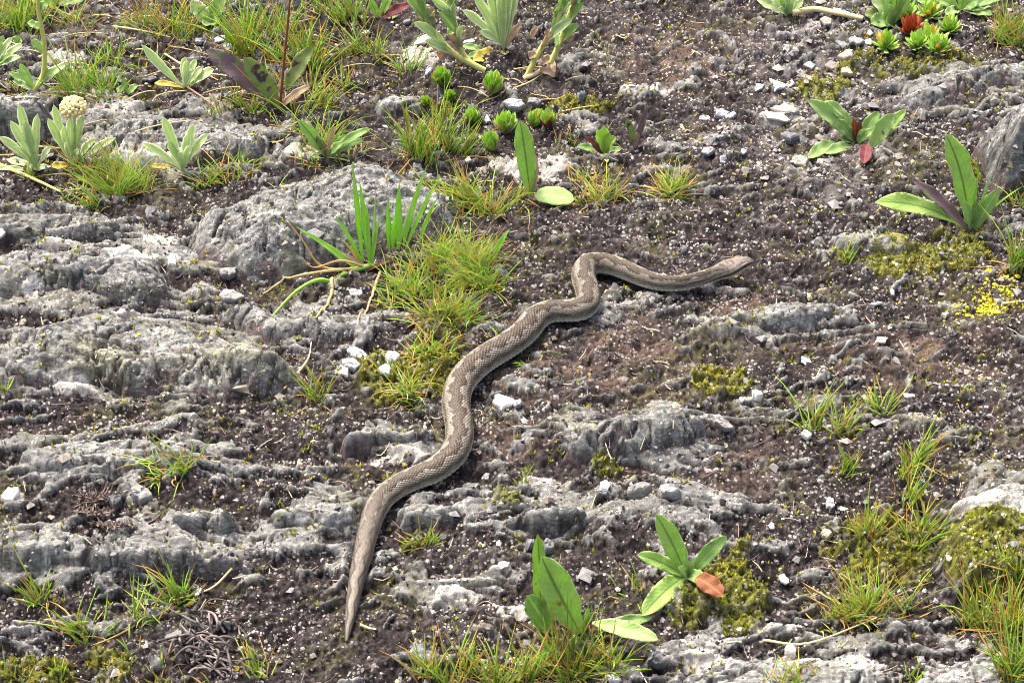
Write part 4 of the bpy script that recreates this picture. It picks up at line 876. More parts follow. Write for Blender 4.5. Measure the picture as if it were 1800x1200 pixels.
arch(r, (640, 474), [(610, 500), (580, 498), (600, 515)], [-.004, -.01, -.015], .0016, lin(206, 180, 132))

# short fine grass tufts
def tuft(px, py, wpx, hpx, n, label, dry=0.25, spread=0.5, green=None, depth=0.6, name='grass_tuft', wid=1.0, group='fine grass tufts on the crusted ground'):
    n = int(n * (1.7 if 'dense' in label or 'yellowish' in label else 1.3)); c0 = hits(px, py)[0]; k = float(mpp(c0)); R_ = wpx * k / 2; H_ = hpx * k / 0.62
    root = None; Vs_ = []; Fs = []; Cs = []; off = 0
    nc = max(2, int(wpx / 13)); cxs = rng.normal(0, .5, nc) * R_; cys = rng.normal(0, .5, nc) * R_ * depth; who = rng.integers(0, nc, n); chh = rng.uniform(.55, 1.1, nc); caz = rng.uniform(0, 6.28, nc); cln = np.abs(rng.normal(0, .20, nc)) * min(1.0, spread * 1.4)
    bx = c0[0] + cxs[who] + rng.normal(0, .0022 + .10 * R_, n); by = c0[1] + cys[who] + rng.normal(0, .0022 + .07 * R_, n); bz = surf(bx, by) - 0.003
    g0 = lin(158, 188, 84) if green is None else green
    K = 5
    for q in range(n):
        rel = np.array((bx[q] - c0[0], by[q] - c0[1])) / max(R_, 1e-4)
        az = (math.atan2(rel[1], rel[0]) if rng.random() < .45 else caz[who[q]]) + rng.normal(0, 1.0)
        L = H_ * (0.28 + 0.72 * rng.random() ** 1.2) * chh[who[q]] * (1 - 0.1 * np.hypot(*rel)); ln = min(1.5, cln[who[q]] + abs(rng.normal(0.06, .22)) * spread * 2 + 0.40 * spread * np.hypot(*rel))
        cv = rng.uniform(.1, 1.0) * spread * 1.35
        dead = rng.random() < .15                                     # old thatch lying at the foot
        if dead: ln = rng.uniform(.9, 1.5); L *= rng.uniform(.5, .9); cv = rng.uniform(.1, .5)
        t = np.linspace(0, 1, K); an = ln + cv * t; st_ = L / (K - 1)
        hx = np.concatenate([[0], np.cumsum(np.sin(an[:-1]) * st_)]); hz = np.concatenate([[0], np.cumsum(np.cos(an[:-1]) * st_)])
        swing = rng.normal(0, .25) * t
        P = np.stack([bx[q] + hx * np.cos(az + swing), by[q] + hx * np.sin(az + swing), bz[q] + hz], -1)
        w0 = rng.uniform(.00048, .00090) * wid
        V, F = tube_geo(P, w0 * np.array([1, 1.05, .9, .65, .12]), 3)
        isdry = rng.random() < dry * 0.40 or dead; g = g0 * rng.uniform(.7, 1.25) * np.array((rng.uniform(.8, 1.2), 1, rng.uniform(.7, 1.2)))
        if isdry: g = lin(198, 172, 108) * rng.uniform(.7, 1.1)
        tipc = lin(206, 150, 62) if rng.random() < dry * 0.9 else g * np.array((1.15, 1.1, .9))
        bc = mix(lin(178, 160, 92), g, np.array(.45))
        cc_ = np.stack([bc, g, g, g * .55 + tipc * .45, tipc]); Vs_.append(V); Fs.append(F + off); off += len(V); Cs.append(np.repeat(cc_, 3, 0))
    V = np.concatenate(Vs_) - c0
    o = obj(name, mesh_np(name, V, np.concatenate(Fs), np.clip(np.concatenate(Cs), 0, 1)), M['grass'], None, c0)
    return tag(o, label, 'grass', group)
TF = [
 (770,470,130,70,330,'dense bright grass tuft covering the broad grass clump base',.3,.75), (840,480,110,62,220,'dense bright grass tuft at the boulder side, right of the broad blades',.3,.8),
 (720,520,90,58,150,'grass tuft below the broad blades and above the moss',.3,.8), (770,560,100,64,200,'yellowish grass tuft directly above the dark green moss patch',.45,.8), (745,615,80,52,90,'lower yellowish grass tuft trailing over the moss patch',.5,.9),
 (725,685,60,72,45,'sparse arching grass tuft in the moss patch left of the snake',.3,.9),
 (318,822,60,72,42,'grass tuft fanning out on layered rock above the dried clubmoss',.3,.8), (330,826,30,60,16,'short dry topped grass sprig beside the fan shaped tuft',.4,.6),
 (68,1050,44,85,34,'upright grass tuft against the end of the long low ledge',.2,.45), (150,1128,66,82,52,'loose grass tuft growing from moss near the dead twigs',.25,.5), (248,1082,52,72,26,'thin grass tuft left of the taller tuft below the ledge',.35,.6), (320,1052,56,90,42,'tall grass tuft right below the long low ledge',.3,.5),
 (232,1158,18,60,8,'tiny two bladed grass sprig between moss and dead twigs',.1,.4), (455,1182,66,76,32,'grass tuft with orange tips beside the dead twigs',.5,.75), (560,690,48,66,30,'wispy grass tuft under the dry arching straws',.35,.5),
 (1444,752,76,78,80,'grass tuft between the snake head and the lower right grass',.3,.55), (1554,716,54,66,36,'small grass tuft beside the narrow tan slab',.35,.55), (1493,700,16,34,7,'tiny grass sprig between two small tufts',.1,.4), (1496,828,34,58,26,'short grass tuft below the tan slab',.25,.45), (1598,828,60,78,62,'grass tuft right of a short tuft, above moss',.3,.45),
 (1530,942,54,95,44,'reddish tipped grass tuft standing in the moss mat',.6,.4), (1625,940,60,85,50,'orange tipped grass tuft standing between moss mat and moss cushion',.5,.5), (1590,880,40,70,26,'thin grass tuft on the upper edge of moss mat',.4,.4),
 (1520,1085,130,88,170,'large fine grass tuft below the moss mat',.45,.5), (1770,1100,100,120,170,'large tall grass tuft in front of the moss cushion',.45,.45), (1795,1190,90,110,120,'tall grass tuft on the grey rock shelf',.5,.45), (1800,985,70,70,40,'fine grass tuft behind the moss cushion top',.45,.5),
 (735,952,44,50,40,'small grass tuft just right of the snake tail',.5,.6), (800,1200,130,80,110,'orange tipped grass strip left of the pointed leaf plant',.6,.4), (900,1190,120,95,140,'grass strip under the pointed leaf plant, left part',.5,.45), (1010,1165,130,90,170,'dense grass around the base of pointed leaf plant',.5,.5), (1075,1170,80,70,70,'grass right of the pointed leaf plant base',.45,.6),
 (205,335,110,90,170,'dense grass tuft between the two silvery woolly plants',.3,.65), (165,320,70,72,70,'grass tuft at the foot of flowering silvery plant',.4,.7), (400,318,80,52,110,'low grass tuft on the speckled ledge beside the boulder',.4,.8),
 (155,160,90,76,110,'fresh grass tuft beside the white crusted rock',.15,.5), (185,110,40,50,24,'thin grass tuft behind the white crusted rock',.15,.5), (212,90,20,34,14,'dark green grass sprig beside thin fallen straw',.05,.35), (300,60,110,90,70,'yellowing grass tuft near the round pale leaves',.55,.5),
 (450,95,120,110,85,'tall broad bladed grass behind the purple tinged leaves',.35,.5), (540,110,90,110,60,'bright yellow green grass right of the red stalk',.35,.5), (520,180,110,90,70,'dry pale grass around the red stalk base',.7,.7), (545,255,150,70,110,'grass around the rosette behind the boulder',.3,.9),
 (380,205,30,56,16,'upright yellowing grass sprig on the ledge behind the silvery rosette',.5,.3), (440,190,60,60,30,'loose grass beneath the purple tinged leaf',.5,.5), (25,50,110,80,110,'leafy grass behind the pale leaved clump',.2,.6), (640,90,70,80,40,'grass near the dark red edged leaves',.35,.6), (712,128,44,60,24,'spiky dark green grass tuft beside the pale crusted rock',.2,.55),
 (620,40,60,70,40,'bright grass left of the red edged leaves',.3,.5), (760,268,110,95,150,'bright grass around the stonecrop behind the boulder',.25,.4), (735,268,40,80,26,'upright grass blades at the far boulder corner',.2,.3), (850,368,140,75,190,'dry tipped grass tuft between boulder and single upright leaf',.65,.8), (820,345,60,60,60,'dry tipped grass on the boulder flank',.6,.7),
 (1062,355,90,58,95,'orange tipped grass tuft right of the single upright leaf',.75,.7), (1035,320,50,50,36,'yellowing grass sprig behind the orange tipped tuft',.6,.7), (1195,335,80,56,100,'cushion like grass tuft alone in brown soil',.6,.85),
 (875,594,24,36,10,'tiny grass sprig above the snake body',.3,.7), (925,640,34,40,12,'tiny grass sprig touching the snake right side',.3,.9), (918,850,14,50,7,'single thin grass shoot below the snake bend',.1,.3), (1780,60,80,80,90,'orange tipped grass beside the end of mossy bank',.6,.6), (1755,70,50,60,40,'orange tipped grass on the mossy bank edge',.6,.5),
 (1486,462,24,60,8,'thin green shoots beside the flat slab in moss',.1,.3), (1112,1045,50,58,22,'dry wispy grass left of the rust leaf rosette',.6,.7), (1370,1195,70,45,36,'small grass tuft on the white crusted low rock',.4,.6), (1600,1198,40,40,18,'tiny grass sprig at the grey shelf edge',.4,.5),
 (30,1195,60,50,26,'short orange grass in mossy soil below the ledge',.7,.4), (110,1195,50,50,24,'short grass beneath the loose tuft in moss',.5,.4), (290,1200,90,40,24,'low orange grass below dead twigs',.8,.5), (335,1205,50,36,14,'orange grass sprig beside dead twigs',.8,.4), (1795,470,50,110,40,'tall grass at yellow lichen patch',.3,.4), (1795,360,50,60,40,'yellowish grass beside the striped boulder foot',.5,.6), (10,690,20,40,10,'green grass sprig at the broad bedrock slab edge',.1,.5),
 (35,22,70,70,70,'grass at the back beside the low broad leaf clump',.3,.6), (130,40,60,50,34,'thin dry grass behind the white crusted rock and tall stalk',.7,.8), (255,45,60,60,40,'dry grass left of the round pale leaves',.7,.6), (340,62,70,50,40,'loose grass over grey slates by the round pale leaves',.5,.8), (590,30,60,70,44,'bright grass between the red stalk and red edged leaves',.3,.5), (610,150,60,50,30,'wispy dry grass behind the rosette near the boulder',.7,.8), (265,110,60,40,24,'dry wisps beside the dark slate',.8,.9), (480,60,80,90,60,'fresh grass behind the red brown stalk',.25,.5), (665,110,40,50,20,'sparse grass near flat grey slate',.4,.6), (20,160,40,40,20,'low grass at the rock hump top',.3,.8),
 (125,345,50,45,36,'low green grass in front of flowering silvery plant',.3,.8), (60,310,50,40,26,'low grass under the silvery woolly leaves',.4,.8), (990,235,40,40,16,'thin reddish stems beneath the stonecrop pair',.9,.4), (480,150,60,60,30,'dry curling grass under the tall stalk',.8,.8),
]
for a in TF:
    tuft(a[0], a[1], a[2], a[3], a[4], a[5], a[6], a[7], wid=(1.5 if ('broad bladed' in a[5] or 'bright yellow' in a[5]) else .8 if ('dense' in a[5] or 'yellowish' in a[5]) else .95))
# long single straws lying on the ground
def straw(pts, label, w=.0011, col=straw_c, lift=.003):
    P = hits(np.array([p[0] for p in pts], float), np.array([p[1] for p in pts], float)); P[:, 2] += lift
    c0 = P[0].copy(); cv = catmull(P, 6); V, F = tube_geo(cv - c0, np.linspace(w, w * .5, len(cv)), 5)
    o = obj('straw', mesh_np('straw', V, F, np.broadcast_to(col, (len(V), 3))), M['straw'], None, c0); tag(o, label, 'straw', 'fallen straws')
straw([(200, 52), (250, 60), (300, 70)], 'pale straw lying in grass behind the white crusted rock'); straw([(290, 100), (340, 128), (400, 138)], 'pale straw running to the purple tinged leaf')
straw([(330, 158), (362, 180), (380, 195)], 'red brown straw below the long leaved rosette', .0012, lin(150, 110, 90)); straw([(633, 1103), (648, 1108), (662, 1111)], 'short pale straw beside the snake tail tip', .0012)
straw([(0, 295), (60, 320), (108, 342)], 'long yellow stem lying in front of the flowering silvery plant', .0022, lin(206, 190, 110)); straw([(880, 170), (930, 150), (960, 130)], 'pale straw under the withered stalks'); straw([(1340, 1130), (1420, 1136), (1540, 1092)], 'curved straw at the foot of the large fine grass tuft', .0011)
straw([(1760, 538), (1800, 536)], 'straw below the yellow lichen patch', .0014); straw([(500, 690), (540, 640), (548, 608)], 'thin straw on low grey rock'); straw([(410, 1010), (370, 1040), (300, 1060)], 'pale straw across the grass below the ledge')

for q in range(46):
    px, py = (rng.uniform(0, 660), rng.uniform(5, 340)) if q < 36 else (rng.uniform(820, 1000), rng.uniform(110, 200))
    b = hits(px, py)[0]; k = float(mpp(b)); L_ = rng.uniform(35, 95) * k; az = rng.uniform(-.5, .5) + (math.pi if rng.random() < .5 else 0); hz = rng.uniform(.05, .5)
    u = np.linspace(0, 1, 6); P = b + np.stack([np.cos(az + u * rng.normal(0, .4)) * L_ * u, np.sin(az) * L_ * u, .001 + L_ * hz * u * (1.3 - u)], -1)
    P[:, 2] = np.maximum(P[:, 2], surf(P[:, 0], P[:, 1]) + .0008)
    V, F = tube_geo(catmull(P, 4) - b, np.linspace(.0008, .0004, 21), 4)
    o = obj('straw', mesh_np('straw', V, F, np.broadcast_to(mix(lin(206, 188, 140), lin(160, 140, 96), np.array(rng.random())), (len(V), 3))), M['straw'], None, b)
    anch = [((100, 240), 'the flowering silvery plant'), ((320, 260), 'the silvery rosette without flowers'), ((330, 120), 'the long leaved silvery rosette'), ((60, 90), 'the tall pale stalk'), ((490, 150), 'the red brown stalk'), ((580, 250), 'the rosette behind the boulder'), ((680, 30), 'the red edged leaves'), ((380, 40), 'the round pale leaves'), ((900, 130), 'the withered stalks'), ((200, 60), 'the sprig by the white crusted rock'), ((560, 70), 'the yellow green grass')]
    near_ = min(anch, key=lambda a: (a[0][0] - px) ** 2 + (a[0][1] - py) ** 2)[1]
    tag(o, 'thin dry straw fallen beside ' + near_, 'straw', 'dry straws among the plants')
# dead twiggy roots and dried clubmoss
db_ = hits(362, 1150)[0]; root = empty('dead_twigs', db_); tag(root, 'tangle of grey dead twigs between grass tufts', 'twigs')
for q in range(64):
    a0 = np.array((362 + rng.normal(0, 24), 1146 + rng.normal(0, 26))); an = rng.normal(.9, .8) + (math.pi if q % 2 else 0); ln = rng.uniform(18, 70); cu = rng.normal(0, .8)
    P = []
    for u in np.linspace(0, 1, 5):
        P.append((a0[0] + ln * u * math.cos(an + cu * u), a0[1] + .62 * ln * u * math.sin(an + cu * u)))
    P = np.array(P); H_ = hits(P[:, 0], P[:, 1]); H_[:, 2] += 0.002 + np.abs(rng.normal(0.004, .004)) * np.sin(np.linspace(0.2, 2.9, 5))
    cv = catmull(H_, 5); w0 = rng.uniform(.0005, .0013)
    add_tube(root, cv, np.linspace(w0, w0 * .6, len(cv)), lin(112, 104, 100) * rng.uniform(.4, 1.2), name='twig', n=5)
for (px, py, n, lab, ln) in [(165, 882, 26, 'upright fringe of dried brown clubmoss spikes', 22), (168, 903, 30, 'curled dried clubmoss shoot below the upright fringe', 10), (200, 926, 34, 'dark dried clubmoss shoot along the hollow', 9)]:
    b = hits(px, py)[0]; root = empty('dried_clubmoss', b); tag(root, lab, 'clubmoss', 'dried clubmoss in the hollow')
    wpx = 56 if ln > 12 else 70
    sp = hits(np.linspace(px - wpx / 2, px + wpx / 2, 6), py + 4 * np.sin(np.linspace(0, 3, 6))); sp[:, 2] += .003; cv = catmull(sp, 5)
    add_tube(root, cv, np.full(len(cv), .0010), lin(84, 76, 70), name='stem')
    for q in range(n * 2):
        p = cv[int(q / (n * 2) * (len(cv) - 1))]; k = float(mpp(p)); L = ln * k / .7 * rng.uniform(.7, 1.2)
        e = p + np.array((rng.normal(.15, .35) * L, rng.normal(-.3, .5) * L, L * rng.uniform(.4, 1))); m_ = (p + e) / 2 + np.array((0.12 * L, 0, 0))
        add_tube(root, np.array([p, m_, e]), [.0009, .0008, .0003], mix(lin(138, 122, 112), lin(92, 82, 76), np.array(rng.random())), name='spike', n=4)

# ------------------------------------------------------------------ loose stones
def stone_geo(wx, wy, hz, seed, nside=None, flatness=0.8):
    """slate chip: an irregular angular plate with chamfered, uneven top"""
    g = np.random.default_rng(seed); n = nside or int(g.integers(5, 8)); a = np.sort(g.random(n)) * 0.55 + np.arange(n) / n * 6.283 * 1.0
    a = np.arange(n) / n * 6.283 + g.normal(0, .22, n); r_ = g.uniform(.72, 1.1, n)
    x = np.cos(a) * r_ * wx / 2; y = np.sin(a) * r_ * wy / 2
    # extra points along edges for uneven outline
    X = []; Y = []
    for i in range(n):
        j = (i + 1) % n
        for u in (0, .34, .68):
            k = 0 if u == 0 else g.normal(0, .035) * wx
            X.append(x[i] * (1 - u) + x[j] * u + k); Y.append(y[i] * (1 - u) + y[j] * u + (0 if u == 0 else g.normal(0, .035) * wy))
    X = np.array(X); Y = np.array(Y); m = len(X); tilt = g.normal(0, .22, 2)
    def ring(f, z, jz): return np.stack([X * f, Y * f, np.full(m, z) + (X * tilt[0] + Y * tilt[1]) * .6 + g.normal(0, jz, m)], -1)
    rings = [ring(.86, -hz * .5, 0), ring(1.0, hz * .25, hz * .08), ring(.97, hz * .75, hz * .07), ring(.84, hz * .98, hz * .06), ring(.45, hz * 1.05, hz * .10)]
    V = np.concatenate(rings + [np.array([[0, 0, hz * 1.06], [0, 0, -hz * .5]])])
    F = []
    for k in range(len(rings) - 1):
        for i in range(m):
            j = (i + 1) % m; F += [(k * m + i, k * m + j, (k + 1) * m + j), (k * m + i, (k + 1) * m + j, (k + 1) * m + i)]
    e = (len(rings) - 1) * m
    for i in range(m):
        j = (i + 1) % m; F += [(e + i, e + j, len(V) - 2), (j, i, len(V) - 1)]
    return V, np.array(F)
def stone(px, py, wpx, hpx, thick, col, label, group=None, rot=0.0, nside=None, name='stone_chip', seed=None):
    thick = thick * 0.55 if thick <= .006 else thick * .75
    b = hits(px, py)[0]; k = float(mpp(b)); sd_ = int(px * 7 + py * 13) if seed is None else seed
    V, F = stone_geo(wpx * k, hpx * k / 0.66, thick, sd_, nside)
    c_ = np.asarray(col) * (0.9 + 0.2 * fbm(V[:, 0] * 300, V[:, 1] * 300, 2, sd_ % 97))[:, None]
    n = normals(np.array([b[0]]), np.array([b[1]]), 0.006)[0]
    o = obj(name, mesh_np(name, V, F, np.clip(c_, 0, 1), smooth=False), M['stone'], None, b)
    o.rotation_mode = 'QUATERNION'
    nv = Vector((n[0] * .6, n[1] * .6, 1)).normalized(); q = Vector((0, 0, 1)).rotation_difference(nv)
    from mathutils import Quaternion
    o.rotation_quaternion = q @ Quaternion((0, 0, 1), rot)
    return tag(o, label, 'stone', group)
gy = lin(150, 152, 156); bl = lin(176, 184, 192); dk = lin(96, 100, 104); tn = lin(176, 164, 146); wh = lin(222, 220, 214); lg = lin(186, 186, 186)
ST = [
 (628,622,52,22,.005,bl,'flat blue grey chip beside the dark green moss patch',6), (618,644,40,24,.007,lg,'pale chip touching the flat blue grey chip by the moss',5), (602,654,30,26,.005,lin(196,194,186),'pale wedge of stone below two chips by the moss',4),
 (886,712,48,36,.007,lin(206,212,216),'bright pale slate chip lying right of the snake bend',5), (910,712,20,18,.006,lin(180,180,176),'rough small stone touching the bright pale slate chip',6),
 (1368,152,50,40,.005,lin(196,206,216),'pale blue triangular slate chip',3), (1334,157,26,14,.004,bl,'small pale blue chip left of the triangular slate',5), (1408,136,24,22,.005,gy,'grey chip right of the triangular slate',4), (1390,150,18,18,.004,lg,'thin chip tucked behind the triangular slate',4),
 (1375,196,60,24,.008,lin(150,148,136),'olive grey slab of slate above the spotted rosette',5), (1362,208,56,14,.005,lin(206,200,184),'long cream slab lying under olive grey slate',6), (1388,246,46,26,.008,dk,'dark blue grey stone left of the spotted rosette',5), (1412,250,26,20,.006,dk,'darker stone touching the dark blue grey stone',5),
 (1478,22,32,16,.004,bl,'blue chip below the bare lying stalk',5), (1428,42,20,14,.004,gy,'grey chip under the bare stalk',5), (1452,40,24,18,.006,tn,'tan chip under the bare stalk',5), (1502,76,32,20,.006,gy,'grey angular chip at the moss edge beside stonecrop',5), (1478,80,30,16,.005,gy,'grey angular chip left of the one at moss edge',4), (1526,76,18,14,.004,lg,'small pale chip at the moss edge',5), (1528,60,14,10,.004,bl,'tiny blue chip under stonecrop',5),
 (1488,102,34,20,.007,tn,'brownish chip below the two grey angular chips',5), (1462,118,26,18,.006,lin(150,136,128),'dull brown chip among gravel at moss edge',5), (1488,132,24,18,.008,lin(226,200,150),'cream yellow stone on the moss',5), (1422,118,30,14,.005,bl,'pale thin chip above the grey chip',4), (1382,90,14,22,.006,lg,'upright light chip in dark gravel',5),
 (1549,600,40,13,.005,lin(206,196,180),'elongated cream stone lying in brown soil',4), (1662,556,16,18,.006,lg,'small upright pale stone below the yellow lichen',4), (1540,535,26,9,.003,wh,'thin white chip in dark soil',5), (1567,517,8,12,.004,wh,'tiny white chip above the thin white chip',5), (1270,750,42,13,.007,lin(150,146,138),'flat layered stone at the end of ribbed outcrop',5), (1713,207,22,12,.005,gy,'grey block beside the striped boulder',4),
 (855,838,22,9,.003,lin(190,196,190),'pale leaf shaped chip below the snake bend',5), (1452,942,26,18,.008,lin(200,190,150),'cream pebble at the edge of moss mat',6), (1357,926,12,16,.004,bl,'small blue white chip standing in dark soil',5), (1330,697,24,18,.007,wh,'white quartz lump below the round moss patch',6), (1303,704,12,9,.004,wh,'tiny white quartz lump beside larger quartz lump',6), (1417,766,22,12,.006,wh,'white lump below a grass tuft',6),
 (22,872,36,26,.007,wh,'white lichen covered stone by the layered rock',6), (200,888,36,24,.010,lin(104,110,110),'dark smooth pebble beside dried clubmoss',6), (248,874,50,20,.010,lin(150,152,144),'grey green stone beside the dark pebble',6), (305,463,22,18,.007,wh,'white stone between the two rock outcrops',6), (0,415,24,18,.006,lin(226,216,214),'pinkish white stone at the low grey rock',5), (42,570,16,12,.006,tn,'tan pebble on the broad slab',6),
 (690,636,32,20,.009,wh,'white lichen lump on the moss patch',6), (678,656,30,18,.008,wh,'lower white lichen lump on the moss patch',6), (432,688,50,12,.005,lin(170,156,126),'tan sliver of rock on the broad slab edge',5), (625,518,26,16,.006,lg,'round pale stone under the dry straws',6), (405,528,50,20,.007,lin(140,140,136),'grey angular stone in the hollow beside the boulder',6), (400,484,40,22,.008,lin(128,128,124),'dark rounded stone against the boulder foot',6),
 (746,72,44,18,.005,lg,'flat grey slate among the withered stalks',5), (826,78,26,22,.005,lin(186,192,202),'pale blue slate behind the withered stalks',4), (752,128,16,20,.005,lin(186,196,212),'blue white chip touching stonecrop',4), (716,40,16,16,.006,gy,'grey pebble below the red edged leaves',6), (644,60,20,10,.004,lg,'light chip beside grass near the red edged leaves',5), (822,246,26,18,.006,lin(140,140,142),'dark chip beside the lowest stonecrop bud',4), (856,212,14,16,.005,bl,'blue grey chip between stonecrop buds',4), (822,284,16,12,.004,lg,'pale chip behind the dry tipped grass',5),
 (1022,172,16,20,.008,lin(130,142,150),'upright bluish chip on mossy strip',5), (905,188,44,18,.008,lin(150,152,156),'grey rubble stone behind the stonecrop',6), (940,184,30,14,.008,gy,'grey rubble stone next to moss behind stonecrop',6), (388,70,40,14,.005,lg,'flat pale slate by the round pale leaves',5), (352,76,20,14,.006,bl,'blue grey chip by the round pale leaves',5), (405,84,26,14,.005,gy,'grey slate behind the purple tinged leaf',5), (262,142,34,14,.005,lin(104,110,118),'dark slate beside the long leaved rosette',5), (318,190,24,8,.004,lin(120,126,132),'dark thin chip behind the speckled ledge',5),
 (1268,204,34,16,.007,bl,'bluish chip in grey gravel',5), (1240,212,24,14,.006,lg,'light chip in grey gravel',5), (1284,206,24,12,.006,lg,'grey chip touching bluish chip in gravel',5), (1306,268,14,10,.004,bl,'tiny bluish chip below the gravel',5), (1272,282,16,12,.004,bl,'tiny bluish chip in brown soil by the grass cushion',5), (1245,270,30,14,.006,gy,'grey stone beside a tiny bluish chip',5), (1402,286,40,16,.006,tn,'tan stone below the spotted rosette',5), (1442,285,18,12,.004,lg,'pale chip under the spotted leaf',4), (1560,268,30,8,.004,lin(180,170,156),'thin tan stone right of the red leaf',5),
 (1455,752,14,8,.004,wh,'white fleck stone under the grass tuft',5), (1598,698,28,9,.004,wh,'white crusted stone beside the small grass tuft',5), (1458,888,18,14,.006,wh,'white stone at the foot of reddish grass',6), (1480,895,24,7,.003,wh,'thin white stone at foot of reddish grass',5), (1150,1162,34,24,.012,lin(110,116,120),'dark angular stone beside the bottom grass',5), (1080,1195,26,12,.006,wh,'white stone at the bottom grass end',6), (1548,1098,18,11,.004,lg,'pale chip under the large fine grass tuft',5), (1378,1020,16,16,.006,wh,'white lichen lump right of the rust leaf',6), (1388,1148,30,18,.008,lin(200,196,188),'whitish lump on the low crusted rock',6), (1668,984,18,10,.004,lin(200,180,156),'pinkish chip on the moss cushion flank',5),
 (960,965,26,16,.010,lin(150,150,148),'rounded grey stone behind the pointed leaf plant',6), (930,960,18,14,.008,lin(140,138,136),'small grey stone left of the rounded one',6), (1125,870,60,20,.012,lin(124,122,118),'dark grey stone between pale outcrop and leaf rosette',6), (1180,866,44,18,.010,lin(150,152,152),'grey stone right of the dark grey stone',5), (885,995,26,10,.003,wh,'white lichen crust lump above the pointed leaf',6), (1060,865,26,10,.005,gy,'small flat stone near moss below the pale outcrop',5),
]
for q, a in enumerate(ST):
    stone(a[0], a[1], a[2], a[3], a[4], (np.asarray(a[5]) * 0.75 + np.asarray(a[5]).mean() * .25) * (0.82 if a[2] > 38 or 'white' in a[6] else 0.62), a[6], 'loose stones on the soil', rng.uniform(-.5, .5), a[7])

# ------------------------------------------------------------------ crusts, crumbs, moss and litter: what nobody could count
def frames(n, yaw):
    t = np.cross(np.stack([np.cos(yaw), np.sin(yaw), 0 * yaw], -1), n); t /= np.linalg.norm(t, axis=1, keepdims=True); return t, np.cross(n, t)
def scatter_pts(n, dens=None):
    a = np.radians(rng.uniform(27.6, 53.4, n)); y = CAM_H / np.tan(a); x = rng.uniform(-1.1, 1.1, n) * HW(y)
    # even out over the real area
    w = (1 / np.sin(a) ** 2) * HW(y); keep = rng.random(n) < w / w.max()
    x, y = x[keep], y[keep]
    if dens is not None:
        k = rng.random(len(x)) < dens(x, y); x, y = x[k], y[k]
    d, r, _ = snake_dist(x, y); ok = d > r * 1.0 + 0.001
    return x[ok], y[ok]
def discs(name, x, y, rad, col, dome, label, cat, mat='lichen', nseg=6):
    n = len(x); z = surf(x, y); nr = normals(x, y); t, b = frames(nr, rng.uniform(0, 6.28, n)); P = np.stack([x, y, z], -1)
    an = np.arange(nseg) * 2 * math.pi / nseg
    rr = rad[:, None] * rng.uniform(.6, 1.25, (n, nseg))
    ring = P[:, None, :] + t[:, None, :] * (np.cos(an) * rr)[..., None] + b[:, None, :] * (np.sin(an) * rr)[..., None] + nr[:, None, :] * (rng.uniform(-.1, .35, (n, nseg)) * rad[:, None] * dome - 0.0002)[..., None]
    topc = P + nr * (rad * dome * rng.uniform(.5, 1.2, n) + 0.0005)[:, None]
    V = np.concatenate([ring, topc[:, None, :]], 1).reshape(-1, 3)
    i = np.arange(n)[:, None] * (nseg + 1); k = np.arange(nseg)[None, :]
    F = np.stack([i + k, i + (k + 1) % nseg, np.broadcast_to(i + nseg, (n, nseg))], -1).reshape(-1, 3)
    o = obj(name, mesh_np(name, V, F, np.repeat(col, nseg + 1, 0), smooth=False), M[mat]); return stuff(o, label, cat)
def fdens(x, y):
    f = flecky(x, y); m = ground_h(x, y, GM)
    return np.clip(0.24 + 1.15 * f + 0.25 * fbm(x * 60, y * 70, 2, 310), 0.03, 1) * (1 - 0.6 * m)
x, y = scatter_pts(210000, fdens); n = len(x)
rad_ = np.exp(rng.normal(math.log(.00088), .45, n)); pick_ = rng.random(n)[:, None]; v_ = rng.uniform(.4, .95, n)[:, None]
right = sstep(0.0, 0.35, x)[:, None]
cl = np.where(pick_ < .62, lin(190, 184, 180), np.where(pick_ < .86, lin(158, 148, 146), lin(204, 196, 150))) * v_
discs('lichen_flecks', x, y, rad_, cl, .35, 'small whitish lichen flecks all over the dark soil', 'lichen', nseg=5)
# yellow flecks
YEL = [(1745,518,62,34,1.2),(1700,542,34,18,1.2),(1765,495,34,22,1.2),(1255,85,25,14,.5),(1130,90,60,50,.3),(1150,55,50,30,.3),(1560,400,70,60,.3),(1430,360,14,20,.8),(1640,500,60,30,.35),(1290,1040,30,24,.5),(290,1080,30,10,.4),(480,870,60,30,.35),(530,900,40,20,.3),(60,380,40,15,.3),(330,605,70,12,.55),(1340,990,40,15,.5),(700,840,50,20,.4),(1720,720,60,50,.3),(1450,945,20,12,.7),(1240,930,60,12,.25),(1430,790,60,12,.2),(640,870,40,20,.4),(1120,840,60,10,.3),(1060,825,30,8,.5),(1640,640,80,30,.25),(1320,300,60,30,.25)]
x, y = scatter_pts(90000, lambda x, y: np.clip(gauss_px(x, y, YEL) + .10 * sstep(.15, .5, fbm(x * 15, y * 18, 3, 322)) , 0, 1) * sstep(-.35, .2, fbm(x * 50, y * 60, 2, 320) + .3 * gauss_px(x, y, YEL[:3])))
pp = hit(np.concatenate([rng.normal(1748, 20, 260), rng.normal(1712, 18, 90), rng.normal(1765, 12, 70)]), np.concatenate([rng.normal(522, 13, 260), rng.normal(542, 7, 90), rng.normal(492, 7, 70)]))
kp = fbm(pp[:, 0] * 60, pp[:, 1] * 60, 2, 325) > -.12; x = np.concatenate([x, pp[kp, 0]]); y = np.concatenate([y, pp[kp, 1]])
n = len(x); k_ = gauss_px(x, y, YEL[:3])[:, None]
discs('yellow_lichen', x, y, np.exp(rng.normal(math.log(.00125), .35, n)), np.where(rng.random(n)[:, None] < .25 + .7 * k_, lin(192, 182, 48), lin(150, 144, 84)) * rng.uniform(.7, 1.1, n)[:, None], .9, 'yellow lichen flecks, thickest beside the tall grass at right', 'lichen')
